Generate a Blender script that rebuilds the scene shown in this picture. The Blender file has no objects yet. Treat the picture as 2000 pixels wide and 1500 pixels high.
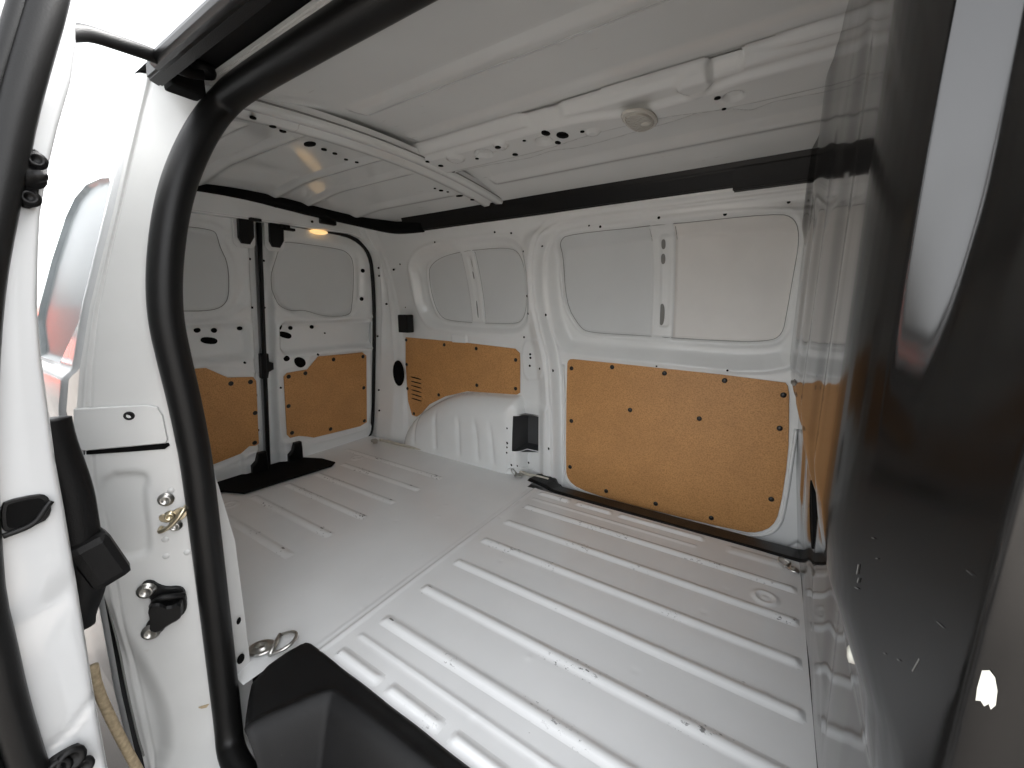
import bpy, bmesh, math, random
import numpy as np
from mathutils import Vector, Matrix

random.seed(7); np.random.seed(7)
sc = bpy.context.scene
C = sc.collection

# ---------------------------------------------------------------- camera
cam_d = bpy.data.cameras.new('camera'); cam = bpy.data.objects.new('camera', cam_d); C.objects.link(cam)
cam.location = (0, 0, .82)
cam.rotation_euler = (math.pi/2-.1925, 0, .5755)
cam_d.sensor_fit = 'HORIZONTAL'; cam_d.sensor_width = 36; cam_d.lens = 36*784/2000
cam_d.clip_start = .01; cam_d.clip_end = 2000
sc.camera = cam

# ---------------------------------------------------------------- light: bright overcast
w = bpy.data.worlds.new('World'); sc.world = w; w.use_nodes = True
nt = w.node_tree; nt.nodes.clear()
o_ = nt.nodes.new('ShaderNodeOutputWorld'); bg = nt.nodes.new('ShaderNodeBackground')
sky = nt.nodes.new('ShaderNodeTexSky'); sky.sky_type = 'NISHITA'; sky.sun_disc = False
sky.sun_elevation = math.radians(48); sky.sun_rotation = math.radians(20)
sky.air_density = 1.0; sky.dust_density = 6.0; sky.ozone_density = 1.0
hs = nt.nodes.new('ShaderNodeHueSaturation'); hs.inputs['Saturation'].default_value = .10
nt.links.new(sky.outputs[0], hs.inputs['Color']); nt.links.new(hs.outputs[0], bg.inputs[0])
bg.inputs[1].default_value = .15
nt.links.new(bg.outputs[0], o_.inputs[0])
sun_d = bpy.data.lights.new('sun', 'SUN'); sun_d.energy = .7; sun_d.angle = math.radians(40); sun_d.color = (1, .97, .93)
sun = bpy.data.objects.new('sun', sun_d); C.objects.link(sun)
sun.rotation_euler = (math.radians(-42), 0, math.radians(-20))
sc.view_settings.view_transform = 'Standard'; sc.view_settings.look = 'None'
sc.view_settings.gamma = 1; sc.view_settings.use_curve_mapping = False
sc.view_settings.exposure = 3.03
sc.render.engine = 'CYCLES'
sc.cycles.use_denoising = True
sc.cycles.max_bounces = 16; sc.cycles.diffuse_bounces = 11; sc.cycles.glossy_bounces = 6
sc.cycles.caustics_reflective = False; sc.cycles.caustics_refractive = False
sc.cycles.sample_clamp_indirect = 4.0

# ---------------------------------------------------------------- materials
def mat(name, col, rough=.4, spec=.5, metal=0, coat=0, var=0, var_scale=6, rvar=0, bump=0, bump_scale=200, emit=None, det=4):
    m = bpy.data.materials.new(name); m.use_nodes = True
    n = m.node_tree.nodes; l = m.node_tree.links; b = n['Principled BSDF']
    b.inputs['Base Color'].default_value = (*col, 1); b.inputs['Roughness'].default_value = rough
    b.inputs['Specular IOR Level'].default_value = spec; b.inputs['Metallic'].default_value = metal
    b.inputs['Coat Weight'].default_value = coat; b.inputs['Coat Roughness'].default_value = .05
    tc = n.new('ShaderNodeTexCoord')
    if var or rvar:
        nz = n.new('ShaderNodeTexNoise'); nz.inputs['Scale'].default_value = var_scale; nz.inputs['Detail'].default_value = det
        l.new(tc.outputs['Object'], nz.inputs['Vector'])
    if var:
        mr = n.new('ShaderNodeMapRange'); mr.inputs[1].default_value = .3; mr.inputs[2].default_value = .7
        mr.inputs[3].default_value = 1-var; mr.inputs[4].default_value = 1+var*.4
        l.new(nz.outputs[0], mr.inputs[0])
        mx = n.new('ShaderNodeVectorMath'); mx.operation = 'SCALE'; mx.inputs[0].default_value = col
        l.new(mr.outputs[0], mx.inputs['Scale']); l.new(mx.outputs[0], b.inputs['Base Color'])
    if rvar:
        mr2 = n.new('ShaderNodeMapRange'); mr2.inputs[1].default_value = .3; mr2.inputs[2].default_value = .7
        mr2.inputs[3].default_value = rough-rvar; mr2.inputs[4].default_value = rough+rvar
        l.new(nz.outputs[0], mr2.inputs[0]); l.new(mr2.outputs[0], b.inputs['Roughness'])
    if bump:
        nb = n.new('ShaderNodeTexNoise'); nb.inputs['Scale'].default_value = bump_scale; nb.inputs['Detail'].default_value = 3
        l.new(tc.outputs['Object'], nb.inputs['Vector'])
        bp = n.new('ShaderNodeBump'); bp.inputs['Strength'].default_value = bump; bp.inputs['Distance'].default_value = .002
        l.new(nb.outputs[0], bp.inputs['Height']); l.new(bp.outputs[0], b.inputs['Normal'])
    if emit:
        b.inputs['Emission Color'].default_value = (*emit[0], 1); b.inputs['Emission Strength'].default_value = emit[1]
    return m

def nodes_of(m):
    return m.node_tree.nodes, m.node_tree.links, m.node_tree.nodes['Principled BSDF']

def chip_layer(m, base, chip, scale, lo, hi, stretch=(1, 1, 1), mask_scale=None, mask_lo=.5, mask_hi=.6):
    """small chips and scuffs of bare primer laid over the base colour"""
    n, l, b = nodes_of(m)
    tc = n.new('ShaderNodeTexCoord'); mp = n.new('ShaderNodeMapping'); mp.inputs['Scale'].default_value = stretch
    l.new(tc.outputs['Object'], mp.inputs['Vector'])
    nz = n.new('ShaderNodeTexNoise'); nz.inputs['Scale'].default_value = scale; nz.inputs['Detail'].default_value = 5; nz.inputs['Roughness'].default_value = .65
    l.new(mp.outputs[0], nz.inputs['Vector'])
    mr = n.new('ShaderNodeMapRange'); mr.inputs[1].default_value = lo; mr.inputs[2].default_value = hi
    l.new(nz.outputs[0], mr.inputs[0]); fac = mr.outputs[0]
    if mask_scale:
        n2 = n.new('ShaderNodeTexNoise'); n2.inputs['Scale'].default_value = mask_scale; n2.inputs['Detail'].default_value = 2
        l.new(tc.outputs['Object'], n2.inputs['Vector'])
        m2 = n.new('ShaderNodeMapRange'); m2.inputs[1].default_value = mask_lo; m2.inputs[2].default_value = mask_hi
        l.new(n2.outputs[0], m2.inputs[0])
        mu = n.new('ShaderNodeMath'); mu.operation = 'MULTIPLY'; l.new(fac, mu.inputs[0]); l.new(m2.outputs[0], mu.inputs[1]); fac = mu.outputs[0]
    src = b.inputs['Base Color'].links[0].from_socket if b.inputs['Base Color'].links else None
    mx = n.new('ShaderNodeMix'); mx.data_type = 'RGBA'
    l.new(fac, mx.inputs[0])
    if src: l.new(src, mx.inputs[6])
    else: mx.inputs[6].default_value = (*base, 1)
    mx.inputs[7].default_value = (*chip, 1)
    l.new(mx.outputs[2], b.inputs['Base Color'])

WHITE = (.82, .835, .83)
M = {}
M['white'] = mat('white_paint', WHITE, .14, var=.05, var_scale=5, rvar=.04)
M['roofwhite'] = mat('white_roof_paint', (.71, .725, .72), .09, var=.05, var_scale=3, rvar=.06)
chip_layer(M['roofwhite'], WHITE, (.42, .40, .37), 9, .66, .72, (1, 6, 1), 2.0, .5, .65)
M['floorwhite'] = mat('white_floor_paint', (.80, .81, .81), .17, var=.05, var_scale=4, rvar=.07)
chip_layer(M['floorwhite'], WHITE, (.30, .29, .28), 60, .73, .76, (1, 1.6, 1), 6, .5, .62)
M['rib'] = mat('worn_rib_paint', (.81, .82, .82), .2, var=.03, var_scale=6)
chip_layer(M['rib'], WHITE, (.12, .12, .12), 70, .585, .635, (1, 1.5, 1), 5, .52, .62)
M['extwhite'] = mat('dimmed_body_white', (.56, .57, .575), .12, coat=1, var=.02)  # the van's one white, colour darkened to offset the strong outdoor light
M['jamb'] = mat('dimmed_jamb_white', (.64, .645, .635), .2, var=.05, var_scale=7, rvar=.05)  # same paint as the interior, base colour lowered against the bright door light
chip_layer(M['jamb'], WHITE, (.5, .46, .40), 30, .68, .74, (1, 1, 1), 5, .52, .65)
M['blank'] = mat('grey_white_blank', (.70, .72, .72), .45, spec=.3, var=.04, var_scale=4)
M['foam'] = mat('pale_foam_sheet', (.84, .825, .795), .6, var=.04, var_scale=8, bump=.15, bump_scale=300)
M['black'] = mat('black_bulkhead_paint', (.004, .0036, .0034), .10, spec=.75, var=.2, var_scale=8, rvar=.03)
chip_layer(M['black'], (.01,)*3, (.35, .34, .32), 55, .74, .77, (1, 1, 1.5), 5, .5, .6)
M['satin'] = mat('black_satin_paint', (.004, .0036, .0033), .17, spec=.8, var=.2, var_scale=8, rvar=.04)
M['groove'] = mat('black_groove_paint', (.003, .003, .003), .5, spec=.25)
M['rubber'] = mat('black_rubber', (.005, .005, .005), .42, spec=.3, var=.15, var_scale=30, bump=.1, bump_scale=400)
M['plastic'] = mat('black_plastic', (.0035, .0035, .0037), .45, spec=.3, var=.2, var_scale=20, bump=.25, bump_scale=700)
M['matblack'] = mat('black_felt_trim', (.003, .003, .003), .8, spec=.15, var=.2, var_scale=40)
M['hole'] = mat('dark_hollow', (.004, .004, .004), .9, spec=.1)
M['step'] = mat('black_step_moulding', (.005, .005, .0054), .45, spec=.28, var=.2, var_scale=14, bump=.35, bump_scale=900)
chip_layer(M['step'], (.02,)*3, (.10, .095, .09), 120, .70, .76, (1, 1, 1), 9, .5, .65)
M['steel'] = mat('zinc_steel', (.55, .54, .51), .32, metal=1, var=.15, var_scale=60)
M['brass'] = mat('yellow_zinc_steel', (.62, .55, .40), .3, metal=1, var=.15, var_scale=60)
M['seam'] = mat('seam_sealer', (.22, .22, .21), .6)
M['sealant'] = mat('dirty_sealant', (.58, .55, .47), .5, var=.15, var_scale=30)
M['lens'] = mat('clear_lamp_lens', (.62, .60, .55), .15, bump=.6, bump_scale=160)
M['glow'] = mat('lit_lamp_lens', (.9, .7, .4), .3, emit=((1, .62, .25), .12))
M['orange'] = mat('hardboard', (.62, .325, .125), .42, spec=.35, var=.10, var_scale=9)
chip_layer(M['orange'], (.4, .2, .07), (.38, .175, .058), 200, .44, .70, (1, 1, 1))
M['clip'] = mat('black_clip', (.006, .006, .006), .3)
M['tan'] = mat('tan_sealing_foam', (.50, .40, .26), .9, var=.3, var_scale=150)
M['primer'] = mat('bare_primer', (.75, .74, .66), .6, var=.1, var_scale=60)

# ---------------------------------------------------------------- helpers
def link(o, parent=None):
    C.objects.link(o)
    if parent is not None: o.parent = parent
    return o

def mesh_obj(name, verts, faces, m, parent=None, smooth=True):
    me = bpy.data.meshes.new(name); me.from_pydata([tuple(v) for v in verts], [], faces); me.update()
    me.materials.append(m)
    if smooth: me.polygons.foreach_set('use_smooth', [True]*len(me.polygons))
    return link(bpy.data.objects.new(name, me), parent)

def grid_obj(name, P, m, parent=None, mask=None, flip=False):
    """P (nu,nv,3) numpy grid -> one smooth sheet; mask selects the quads kept"""
    nu, nv = P.shape[:2]
    idx = np.arange(nu*nv).reshape(nu, nv)
    q = np.stack([idx[:-1, :-1], idx[1:, :-1], idx[1:, 1:], idx[:-1, 1:]], -1)
    if flip: q = q[..., ::-1]
    q = q[mask] if mask is not None else q.reshape(-1, 4)
    if len(q) == 0: return None
    used = np.unique(q); remap = np.zeros(nu*nv, int); remap[used] = np.arange(len(used))
    V = P.reshape(-1, 3)[used]; F = remap[q]
    me = bpy.data.meshes.new(name)
    me.vertices.add(len(V)); me.vertices.foreach_set('co', V.astype(np.float32).ravel())
    me.loops.add(F.size); me.loops.foreach_set('vertex_index', F.astype(np.int32).ravel())
    me.polygons.add(len(F)); me.polygons.foreach_set('loop_start', np.arange(0, F.size, 4, dtype=np.int32))
    me.polygons.foreach_set('loop_total', np.full(len(F), 4, np.int32))
    me.polygons.foreach_set('use_smooth', [True]*len(F))
    me.update(calc_edges=True); me.validate(); me.materials.append(m)
    return link(bpy.data.objects.new(name, me), parent)

def fmask(a):   # vertex field -> face-centre field
    return (a[:-1, :-1]+a[1:, :-1]+a[1:, 1:]+a[:-1, 1:])/4

def chaikin(p, n=2, closed=True):
    p = [np.array(a, float) for a in p]
    for _ in range(n):
        q = []
        L = len(p)
        if not closed: q.append(p[0])
        for i in range(L if closed else L-1):
            a, b = p[i], p[(i+1) % L]
            q += [a*.75+b*.25, a*.25+b*.75]
        if not closed: q.append(p[-1])
        p = q
    return p

def sdf(poly, U, V):
    poly = np.array(poly, float); d = np.full(U.shape, 1e9); s = np.ones(U.shape)
    n = len(poly)
    for i in range(n):
        a = poly[i]; b = poly[i-1]; ex, ey = b-a
        wx, wy = U-a[0], V-a[1]
        t = np.clip((wx*ex+wy*ey)/(ex*ex+ey*ey+1e-12), 0, 1)
        d = np.minimum(d, (wx-ex*t)**2+(wy-ey*t)**2)
        c1 = V >= a[1]; c2 = V < b[1]; c3 = ex*wy > ey*wx
        flip = (c1 & c2 & c3) | (~c1 & ~c2 & ~c3)
        s = np.where(flip, -s, s)
    return s*np.sqrt(d)

def ss(a, b, x):
    t = np.clip((x-a)/(b-a), 0, 1); return t*t*(3-2*t)
def gs(x, wd): return np.exp(-(x/wd)**2)
def boxsd(U, V, u0, u1, v0, v1, r):
    cu, cv = (u0+u1)/2, (v0+v1)/2
    du = abs(U-cu)-((u1-u0)/2-r); dv = abs(V-cv)-((v1-v0)/2-r)
    return np.sqrt(np.maximum(du, 0)**2+np.maximum(dv, 0)**2)+np.minimum(np.maximum(du, dv), 0)-r

def snap(U, V, poly):
    """pull the grid vertices along an outline exactly onto it; returns the faces inside"""
    sd = sdf(poly, U, V); inn = fmask(sd) < 0
    a = np.zeros(U.shape, bool); b = np.zeros(U.shape, bool)
    for i in (0, 1):
        for j in (0, 1):
            s = (slice(i, i+inn.shape[0]), slice(j, j+inn.shape[1])); a[s] |= inn; b[s] |= ~inn
    B = a & b
    for _ in range(3):
        u, v = U[B], V[B]; e = 1e-4; d = sdf(poly, u, v)
        gx = (sdf(poly, u+e, v)-sdf(poly, u-e, v))/(2*e); gy = (sdf(poly, u, v+e)-sdf(poly, u, v-e))/(2*e)
        n = np.maximum(gx*gx+gy*gy, .25); U[B] = u-d*gx/n; V[B] = v-d*gy/n
    return inn

def frame(nrm, up=(0, 0, 1)):
    n = Vector(nrm).normalized(); u = Vector(up)
    if abs(n.dot(u)) > .95: u = Vector((0, 1, 0))
    x = u.cross(n).normalized(); y = n.cross(x)
    return x, y, n

def lathe(name, p, nrm, prof, m, parent=None, seg=16, sx=1, sy=1, up=(0, 0, 1), rot=0):
    """prof: (radius, height) pairs, revolved about the normal"""
    x, y, n = frame(nrm, up); p = Vector(p); V = []; F = []
    for r, h in prof:
        for k in range(seg):
            a = 2*math.pi*k/seg; c, s = r*sx*math.cos(a), r*sy*math.sin(a)
            c, s = c*math.cos(rot)-s*math.sin(rot), c*math.sin(rot)+s*math.cos(rot)
            V.append(p+x*c+y*s+n*h)
    for i in range(len(prof)-1):
        for k in range(seg):
            k2 = (k+1) % seg
            F.append((i*seg+k, i*seg+k2, (i+1)*seg+k2, (i+1)*seg+k))
    F.append(tuple(range((len(prof)-1)*seg, len(prof)*seg)))
    return mesh_obj(name, V, F, m, parent)

def clip(p, nrm, parent, r=.0095, m=None, name='clip'):
    return lathe(name, p, nrm, [(r, 0), (r, .0015), (r*.8, .0035), (r*.35, .0045)], m or M['clip'], parent, 14)

def bolt(p, nrm, parent, r=.011, m=None, name='bolt'):
    return lathe(name, p, nrm, [(r*1.25, 0), (r*1.25, .002), (r, .0025), (r*.92, .0075), (r*.6, .0085), (r*.5, .004), (.0001, .004)], m or M['steel'], parent, 18)

def plate(name, pts, fn, thick, m, parent=None, bevel=.0012, n=0):
    """pts 2-D outline, fn(u,v)->(point, normal); a solid sheet with eased edges"""
    pts = chaikin(pts, n) if n else [np.array(a, float) for a in pts]
    ar = sum(pts[i-1][0]*pts[i][1]-pts[i][0]*pts[i-1][1] for i in range(len(pts)))
    c = np.mean(pts, 0); L = len(pts); V = []; F = []
    inn = []
    for i in range(L):
        a, b, d = pts[i-1], pts[i], pts[(i+1) % L]
        e = d-a; nn = np.array((-e[1], e[0]))/(np.linalg.norm(e)+1e-9)*(1 if ar > 0 else -1)
        inn.append(b+nn*bevel)
    for (P, h) in ((pts, 0), (pts, thick-bevel), (inn, thick)):
        for q in P:
            p, nr = fn(q[0], q[1]); V.append(Vector(p)+Vector(nr)*h)
    for r in (0, 1):
        for k in range(L):
            k2 = (k+1) % L; F.append((r*L+k, r*L+k2, (r+1)*L+k2, (r+1)*L+k))
    F.append(tuple(range(2*L, 3*L)))
    o = mesh_obj(name, V, F, m, parent, smooth=False)
    bm = bmesh.new(); bm.from_mesh(o.data); bmesh.ops.recalc_face_normals(bm, faces=bm.faces); bm.to_mesh(o.data); bm.free()
    return o

def tube(name, pts, r, m, parent=None, closed=False, seg=12, sub=2, ry=None, up=(0, 0, 1)):
    P = [Vector(p) for p in chaikin(pts, sub, closed)] if sub else [Vector(p) for p in pts]
    n = len(P); V = []; F = []; prev = None
    ry = ry or r
    for i in range(n):
        t = (P[(i+1) % n]-P[i-1]) if (closed or 0 < i < n-1) else (P[1]-P[0] if i == 0 else P[-1]-P[-2])
        t.normalize()
        if prev is None:
            prev = Vector(up)
            if abs(prev.dot(t)) > .9: prev = Vector((0, 1, 0))
        x = (prev-t*prev.dot(t)).normalized(); prev = x; y = t.cross(x)
        for k in range(seg):
            a = 2*math.pi*k/seg; V.append(P[i]+x*r*math.cos(a)+y*ry*math.sin(a))
    for i in range(n if closed else n-1):
        j = (i+1) % n
        for k in range(seg):
            k2 = (k+1) % seg; F.append((i*seg+k, i*seg+k2, j*seg+k2, j*seg+k))
    if not closed:
        F.append(tuple(range(seg-1, -1, -1))); F.append(tuple(range((n-1)*seg, n*seg)))
    return mesh_obj(name, V, F, m, parent)

def box(name, c, s, m, parent=None, bevel=.003, rot=None, seg=2, taper=None):
    bm = bmesh.new(); bmesh.ops.create_cube(bm, size=1)
    for v in bm.verts:
        v.co = Vector((v.co.x*s[0], v.co.y*s[1], v.co.z*s[2]))
        if taper and v.co.z > 0: v.co.x *= taper[0]; v.co.y *= taper[1]
    if bevel: bmesh.ops.bevel(bm, geom=bm.edges[:], offset=bevel, segments=seg, affect='EDGES', profile=.6)
    me = bpy.data.meshes.new(name)
    if rot is not None: bm.transform(rot.to_4x4())
    bm.transform(Matrix.Translation(c)); bm.to_mesh(me); bm.free(); me.materials.append(m)
    me.polygons.foreach_set('use_smooth', [False]*len(me.polygons))
    return link(bpy.data.objects.new(name, me), parent)

def prism(name, prof, x0, x1, m, parent=None, bevel=0, smooth=False):
    """prof (y,z) outline swept along x"""
    L = len(prof); V = [(x0, y, z) for y, z in prof]+[(x1, y, z) for y, z in prof]
    F = [(k, (k+1) % L, L+(k+1) % L, L+k) for k in range(L)]+[tuple(range(L))[::-1], tuple(range(L, 2*L))]
    o = mesh_obj(name, V, F, m, parent, smooth)
    bm = bmesh.new(); bm.from_mesh(o.data); bmesh.ops.recalc_face_normals(bm, faces=bm.faces)
    if bevel: bmesh.ops.bevel(bm, geom=bm.edges[:], offset=bevel, segments=2, affect='EDGES')
    bm.to_mesh(o.data); bm.free()
    return o

def empty(name, loc=(0, 0, 0)):
    o = bpy.data.objects.new(name, None); o.location = loc; o.empty_display_size = .1
    return link(o)

# ---------------------------------------------------------------- surroundings
gm = mat('grey_brown_asphalt', (.165, .15, .135), .85, var=.25, var_scale=1.2, bump=.5, bump_scale=60)
g = mesh_obj('ground', [(-600, -600, -.58), (600, -600, -.58), (600, 600, -.58), (-600, 600, -.58)], [(0, 1, 2, 3)], gm, smooth=False)
g['kind'] = 'structure'

van = empty('cargo_van', (-1.0, .963, -.58))
van['label'] = 'white panel van with empty cargo bay, seen in through its open side door'
van['category'] = 'van'
van_inv = Matrix.Translation((1.0, -.963, .58))
def part(o, label=None):
    """hang a finished part on the van, its mesh staying where it stands"""
    o.parent = van; o.matrix_parent_inverse = van_inv
    if label: o['label'] = label
    return o

YC = .963
def Wy(z):
    z = np.asarray(z, float); return 1.66-.154*np.clip((z-.45)/.76, 0, None)**2.6
def Zr(y):
    return 1.24+.08*(1-((np.asarray(y)-YC)/.54)**2)

# ================================================================ FLOOR
du = .0055
X = np.arange(-2.135, .152, du); Y = np.arange(.295, 1.60, du)
U, V = np.meshgrid(X, Y, indexing='ij')
H = np.zeros_like(U)
ribs = []
def add_rib(x0, x1, yc, wd, h):
    global H
    sd = boxsd(U, V, x0, x1, yc-wd/2, yc+wd/2, min(wd*.35, .012))
    f = 1-ss(-.016, .001, sd)
    H = np.maximum(H, h*f); ribs.append((sd, (x0, x1, yc, wd)))
for k in range(6): add_rib(-.797, .136, 1.326-k*.146, .037, .0062)
for k in range(6): add_rib(-2.03 if k in (0, 5) else -1.85, -1.278, 1.342-k*.1462, .036, .005)
for x0, x1 in ((-.805, -.652), (-.628, -.470), (-.445, -.13)):
    add_rib(x0, x1, .469, .032, .007); add_rib(x0, x1, 1.463, .034, .007)
add_rib(-.06, .105, 1.447, .05, .004)
nrib = len(ribs)
for y in (.527, 1.401): H = np.maximum(H, .0035*(1-ss(-.004, .005, boxsd(U, V, -.80, -.15, y-.005, y+.005, .004))))
H += .0035*gs(U+.842, .007)+.003*ss(-.852, -.84, U)-.003       # lap joint across the floor
H += .0025*gs(U+.862, .004)
for (cx, cy) in ((0.058, 1.242), (-1.857, 1.292), (-1.848, 0.663)):
    rr = np.hypot(U-cx, V-cy); H += .004*gs(rr-.026, .006)+.0025*gs(rr, .006)
rng = np.random.RandomState(3)
for _ in range(26):                                              # weld nuts and small dents
    cx, cy = rng.uniform(-1.2, .1), rng.uniform(.5, 1.5); H += rng.choice([-.0012, .0018])*gs(np.hypot(U-cx, V-cy), .0065)
for k in range(3): H += .0012*np.sin(U*(2.1+k)+k)*np.sin(V*(3.3-k*.4)+k*2)
P = np.stack([U, V, H], -1)
Uc, Vc = fmask(U), fmask(V)
keep = np.where(Uc > -.885, (Vc > .436) & (Vc < 1.495), np.where(Uc > -.903, Vc > .40, Vc > .300))
keep &= ~((Uc < -1.02) & (Vc > 1.59))
lab = np.full(Uc.shape, -1)
for i, (sd, _) in enumerate(ribs): lab[fmask(sd) < .003] = i
floor = part(grid_obj('cargo_floor', P, M['floorwhite'], None, keep & (lab < 0)), 'white painted ribbed steel floor')
for i in range(nrib):
    o = grid_obj('floor_rib', P, M['rib'], None, keep & (lab == i))
    if o: o.parent = floor
# worn bare patches at the rib ends
for (x, y) in ((-0.776, 0.612), (-0.78, 0.759), (-0.78, 0.906), (-1.338, 0.762), (-1.285, 0.898), (-1.298, 1.053), (-1.331, 1.198), (-1.312, 1.351), (-1.331, 0.61)):
    base = 1.326 if x > -.9 else 1.342; kk = round((base-y)/.146); y = base-kk*.146+.004; x += .006 if x > -.9 else -.004
    plate('worn_patch', [(-.008, -.002), (-.003, -.004), (.007, -.003), (.009, .0015), (.003, .003), (-.006, .003)],
          lambda u, v, x=x, y=y: ((x+u, y+v, .0048+(.0012 if x > -.9 else 0)), (0, 0, 1)), .0004, M['seam'], floor, .0001)
# sealant along the foot of the wheel arch
tube('sealant_bead', [(-1.98, 1.548, .004), (-1.84, 1.553, .005), (-1.5, 1.571, .005), (-1.2, 1.577, .005), (-1.04, 1.578, .006), (-1.0, 1.60, .008), (-.93, 1.595, .006), (-.9, 1.60, .006), (-.83, 1.60, .006)], .008, M['sealant'], floor, ry=.006)

def tie_ring(p, ang, fold, name='tie_down_ring', s=1):
    p = Vector(p); Rz = Matrix.Rotation(ang, 3, 'Z')
    root = part(lathe(name, p, (0, 0, 1), [(.019*s, 0), (.019*s, .003), (.016*s, .0045), (.011*s, .003), (.010*s, .009), (.006*s, .0095), (.004*s, .006), (.0001, .006)], M['steel'], None, 24, 1.3, 1, up=Rz @ Vector((0, 1, 0))))
    pts = []
    for k in range(13):
        a = math.pi*(k/12); pts.append(Vector((.029+(.010 if 0 < k < 12 else 0)+.026*math.sin(a), .023*math.cos(a), 0))*s)
    pts = [p+Rz @ (Matrix.Rotation(fold, 3, 'Y') @ (q-Vector((.025*s, 0, 0)))+Vector((.025*s, 0, .006))) for q in pts]
    tube('ring', pts, .0032*s, M['steel'], root, closed=False, seg=10, sub=1)
    tube('hinge_bar', [p+Rz @ Vector((.025*s, -.024*s, .006)), p+Rz @ Vector((.025*s, .024*s, .006))], .0045*s, M['steel'], root, sub=0)
    return root
tie_ring((*(-0.965, 0.369), .003), math.radians(42), math.radians(-14), s=1.25)
tie_ring((*(-0.973, 1.567), .003), math.radians(200), math.radians(-50), s=.8)
tie_ring((*(-1.965, 1.5), .003), math.radians(150), math.radians(-2), s=.8)
tie_ring((*(0.128, 1.431), .003), math.radians(150), math.radians(-20), s=.7)

# near step: black moulded tread dropping into a well
X = np.arange(-.942, .50, .006); Y = np.arange(.222, .452, .006)
U, V = np.meshgrid(X, Y, indexing='ij')
well = chaikin([(-.80, .10), (-.80, .237), (-.735, .375), (-.70, .405), (.6, .405), (.6, .10)], 2)
outp = chaikin([(-.775, .245), (-.835, .277), (-.905, .322), (-.903, .438), (-.872, .446), (.6, .443), (.6, .245)], 1)
in_o = snap(U, V, outp)
sdw = sdf(well, U, V); outl = sdf(outp, U, V)
Z = .006-.17*ss(.0, .10, -sdw)-.006*ss(-.006, .0, outl)+.004*gs(sdw-.004, .006)
Z += .0008*np.sin(U*40)*np.sin(V*53)
part(grid_obj('step_moulding', np.stack([U, V, Z], -1), M['step'], None, in_o), 'black plastic step well at the open side door')
# far step: flat dark strip below the closed door
X = np.arange(-.92, .155, .007); Y = np.arange(1.475, 1.70, .006)
U, V = np.meshgrid(X, Y, indexing='ij')
fs = [(-0.92, 1.553), (-0.912, 1.629), (-0.823, 1.687), (-.80, 1.64), (-.80, 1.72), (.2, 1.72), (.2, 1.488), (.05, 1.490), (-.4, 1.497), (-.75, 1.512)]
in_s = snap(U, V, fs); sdo = sdf(fs, U, V)
Z = .008-.012*ss(-.007, .001, sdo)-(.030*np.clip((V-1.50)/.12, 0, 1)+.05*np.clip((V-1.62)/.04, 0, 1))*ss(-.82, -.77, U)
part(grid_obj('step_moulding', np.stack([U, V, Z], -1), M['step'], None, in_s), 'dark step strip under the closed sliding door')
# rear threshold strip
plate_fn = lambda u, v: ((u, v, .001), (0, 0, 1))
part(plate('rear_threshold_strip', [(-1.991, 0.701), (-1.892, 0.741), (-1.852, 1.137), (-1.88, 1.176), (-1.984, 1.169), (-2.13, 1.10), (-2.13, .5)], plate_fn, .008, M['matblack'], None, .003), 'black strip on the floor at the rear doors')

# ================================================================ FAR SIDE (quarter panel + closed sliding door)
du = .0055
X = np.arange(-1.86, .165, du); Zs = np.arange(-.07, 1.245, du)
U, V = np.meshgrid(X, Zs, indexing='ij')
door_edge = chaikin([(-.80, -.2), (-.802, .02), (-.826, .545), (-.874, .712), (-.898, .841), (-.888, 1.006), (-.838, 1.10), (-.76, 1.133), (-.373, 1.132), (.3, 1.13), (.3, -.2)], 2)
win = chaikin([(-.795, 1.05), (-.785, 1.085), (-.74, 1.105), (-.334, 1.103), (-.03, 1.103), (.02, 1.085), (.038, 1.03), (.034, .917), (.03, .80), (.026, .72), (-.015, .694), (-.18, .690), (-.468, .699), (-.69, .702), (-.735, .725), (-.80, .83)], 2)
band = chaikin([(-.785, .603), (-.83, .66), (-.865, .75), (-.882, .85), (-.870, 1.0), (-.82, 1.09), (-.75, 1.118), (.06, 1.118), (.10, 1.05), (.09, .75), (.075, .583), (-.4, .597)], 2)
qwin = chaikin([(-1.592, .99), (-1.565, 1.03), (-1.476, 1.066), (-1.33, 1.082), (-1.05, 1.083), (-1.0, 1.05), (-.987, .96), (-.998, .82), (-1.03, .745), (-1.10, .730), (-1.5, .735), (-1.575, .77), (-1.605, .88)], 2)
qband = chaikin([(-1.70, 1.03), (-1.60, 1.10), (-1.42, 1.125), (-1.03, 1.125), (-.955, 1.08), (-.935, .95), (-.955, .78), (-1.01, .695), (-1.1, .678), (-1.55, .69), (-1.66, .72), (-1.71, .86)], 2)
arch = chaikin([(-1.865, -.2), (-1.85, .03), (-1.745, .165), (-1.585, .277), (-1.406, .355), (-1.215, .380), (-1.056, .386), (-1.00, .375), (-.985, .26), (-.975, .1), (-.96, -.2)], 2)
xm0, xm1 = (-0.418, 0.911)[0], (-0.336, 0.908)[0]
qm0, qm1 = (-1.339, 0.915)[0], (-1.258, 0.913)[0]
plp = chaikin([(-1.019, 0.652), (-0.931, 0.67), (-0.884, 0.663), (-0.874, 0.547), (-0.895, 0.484), (-0.932, 0.47), (-1.01, 0.462)], 2)
in_win = snap(U, V, win); in_q = snap(U, V, qwin)
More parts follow.
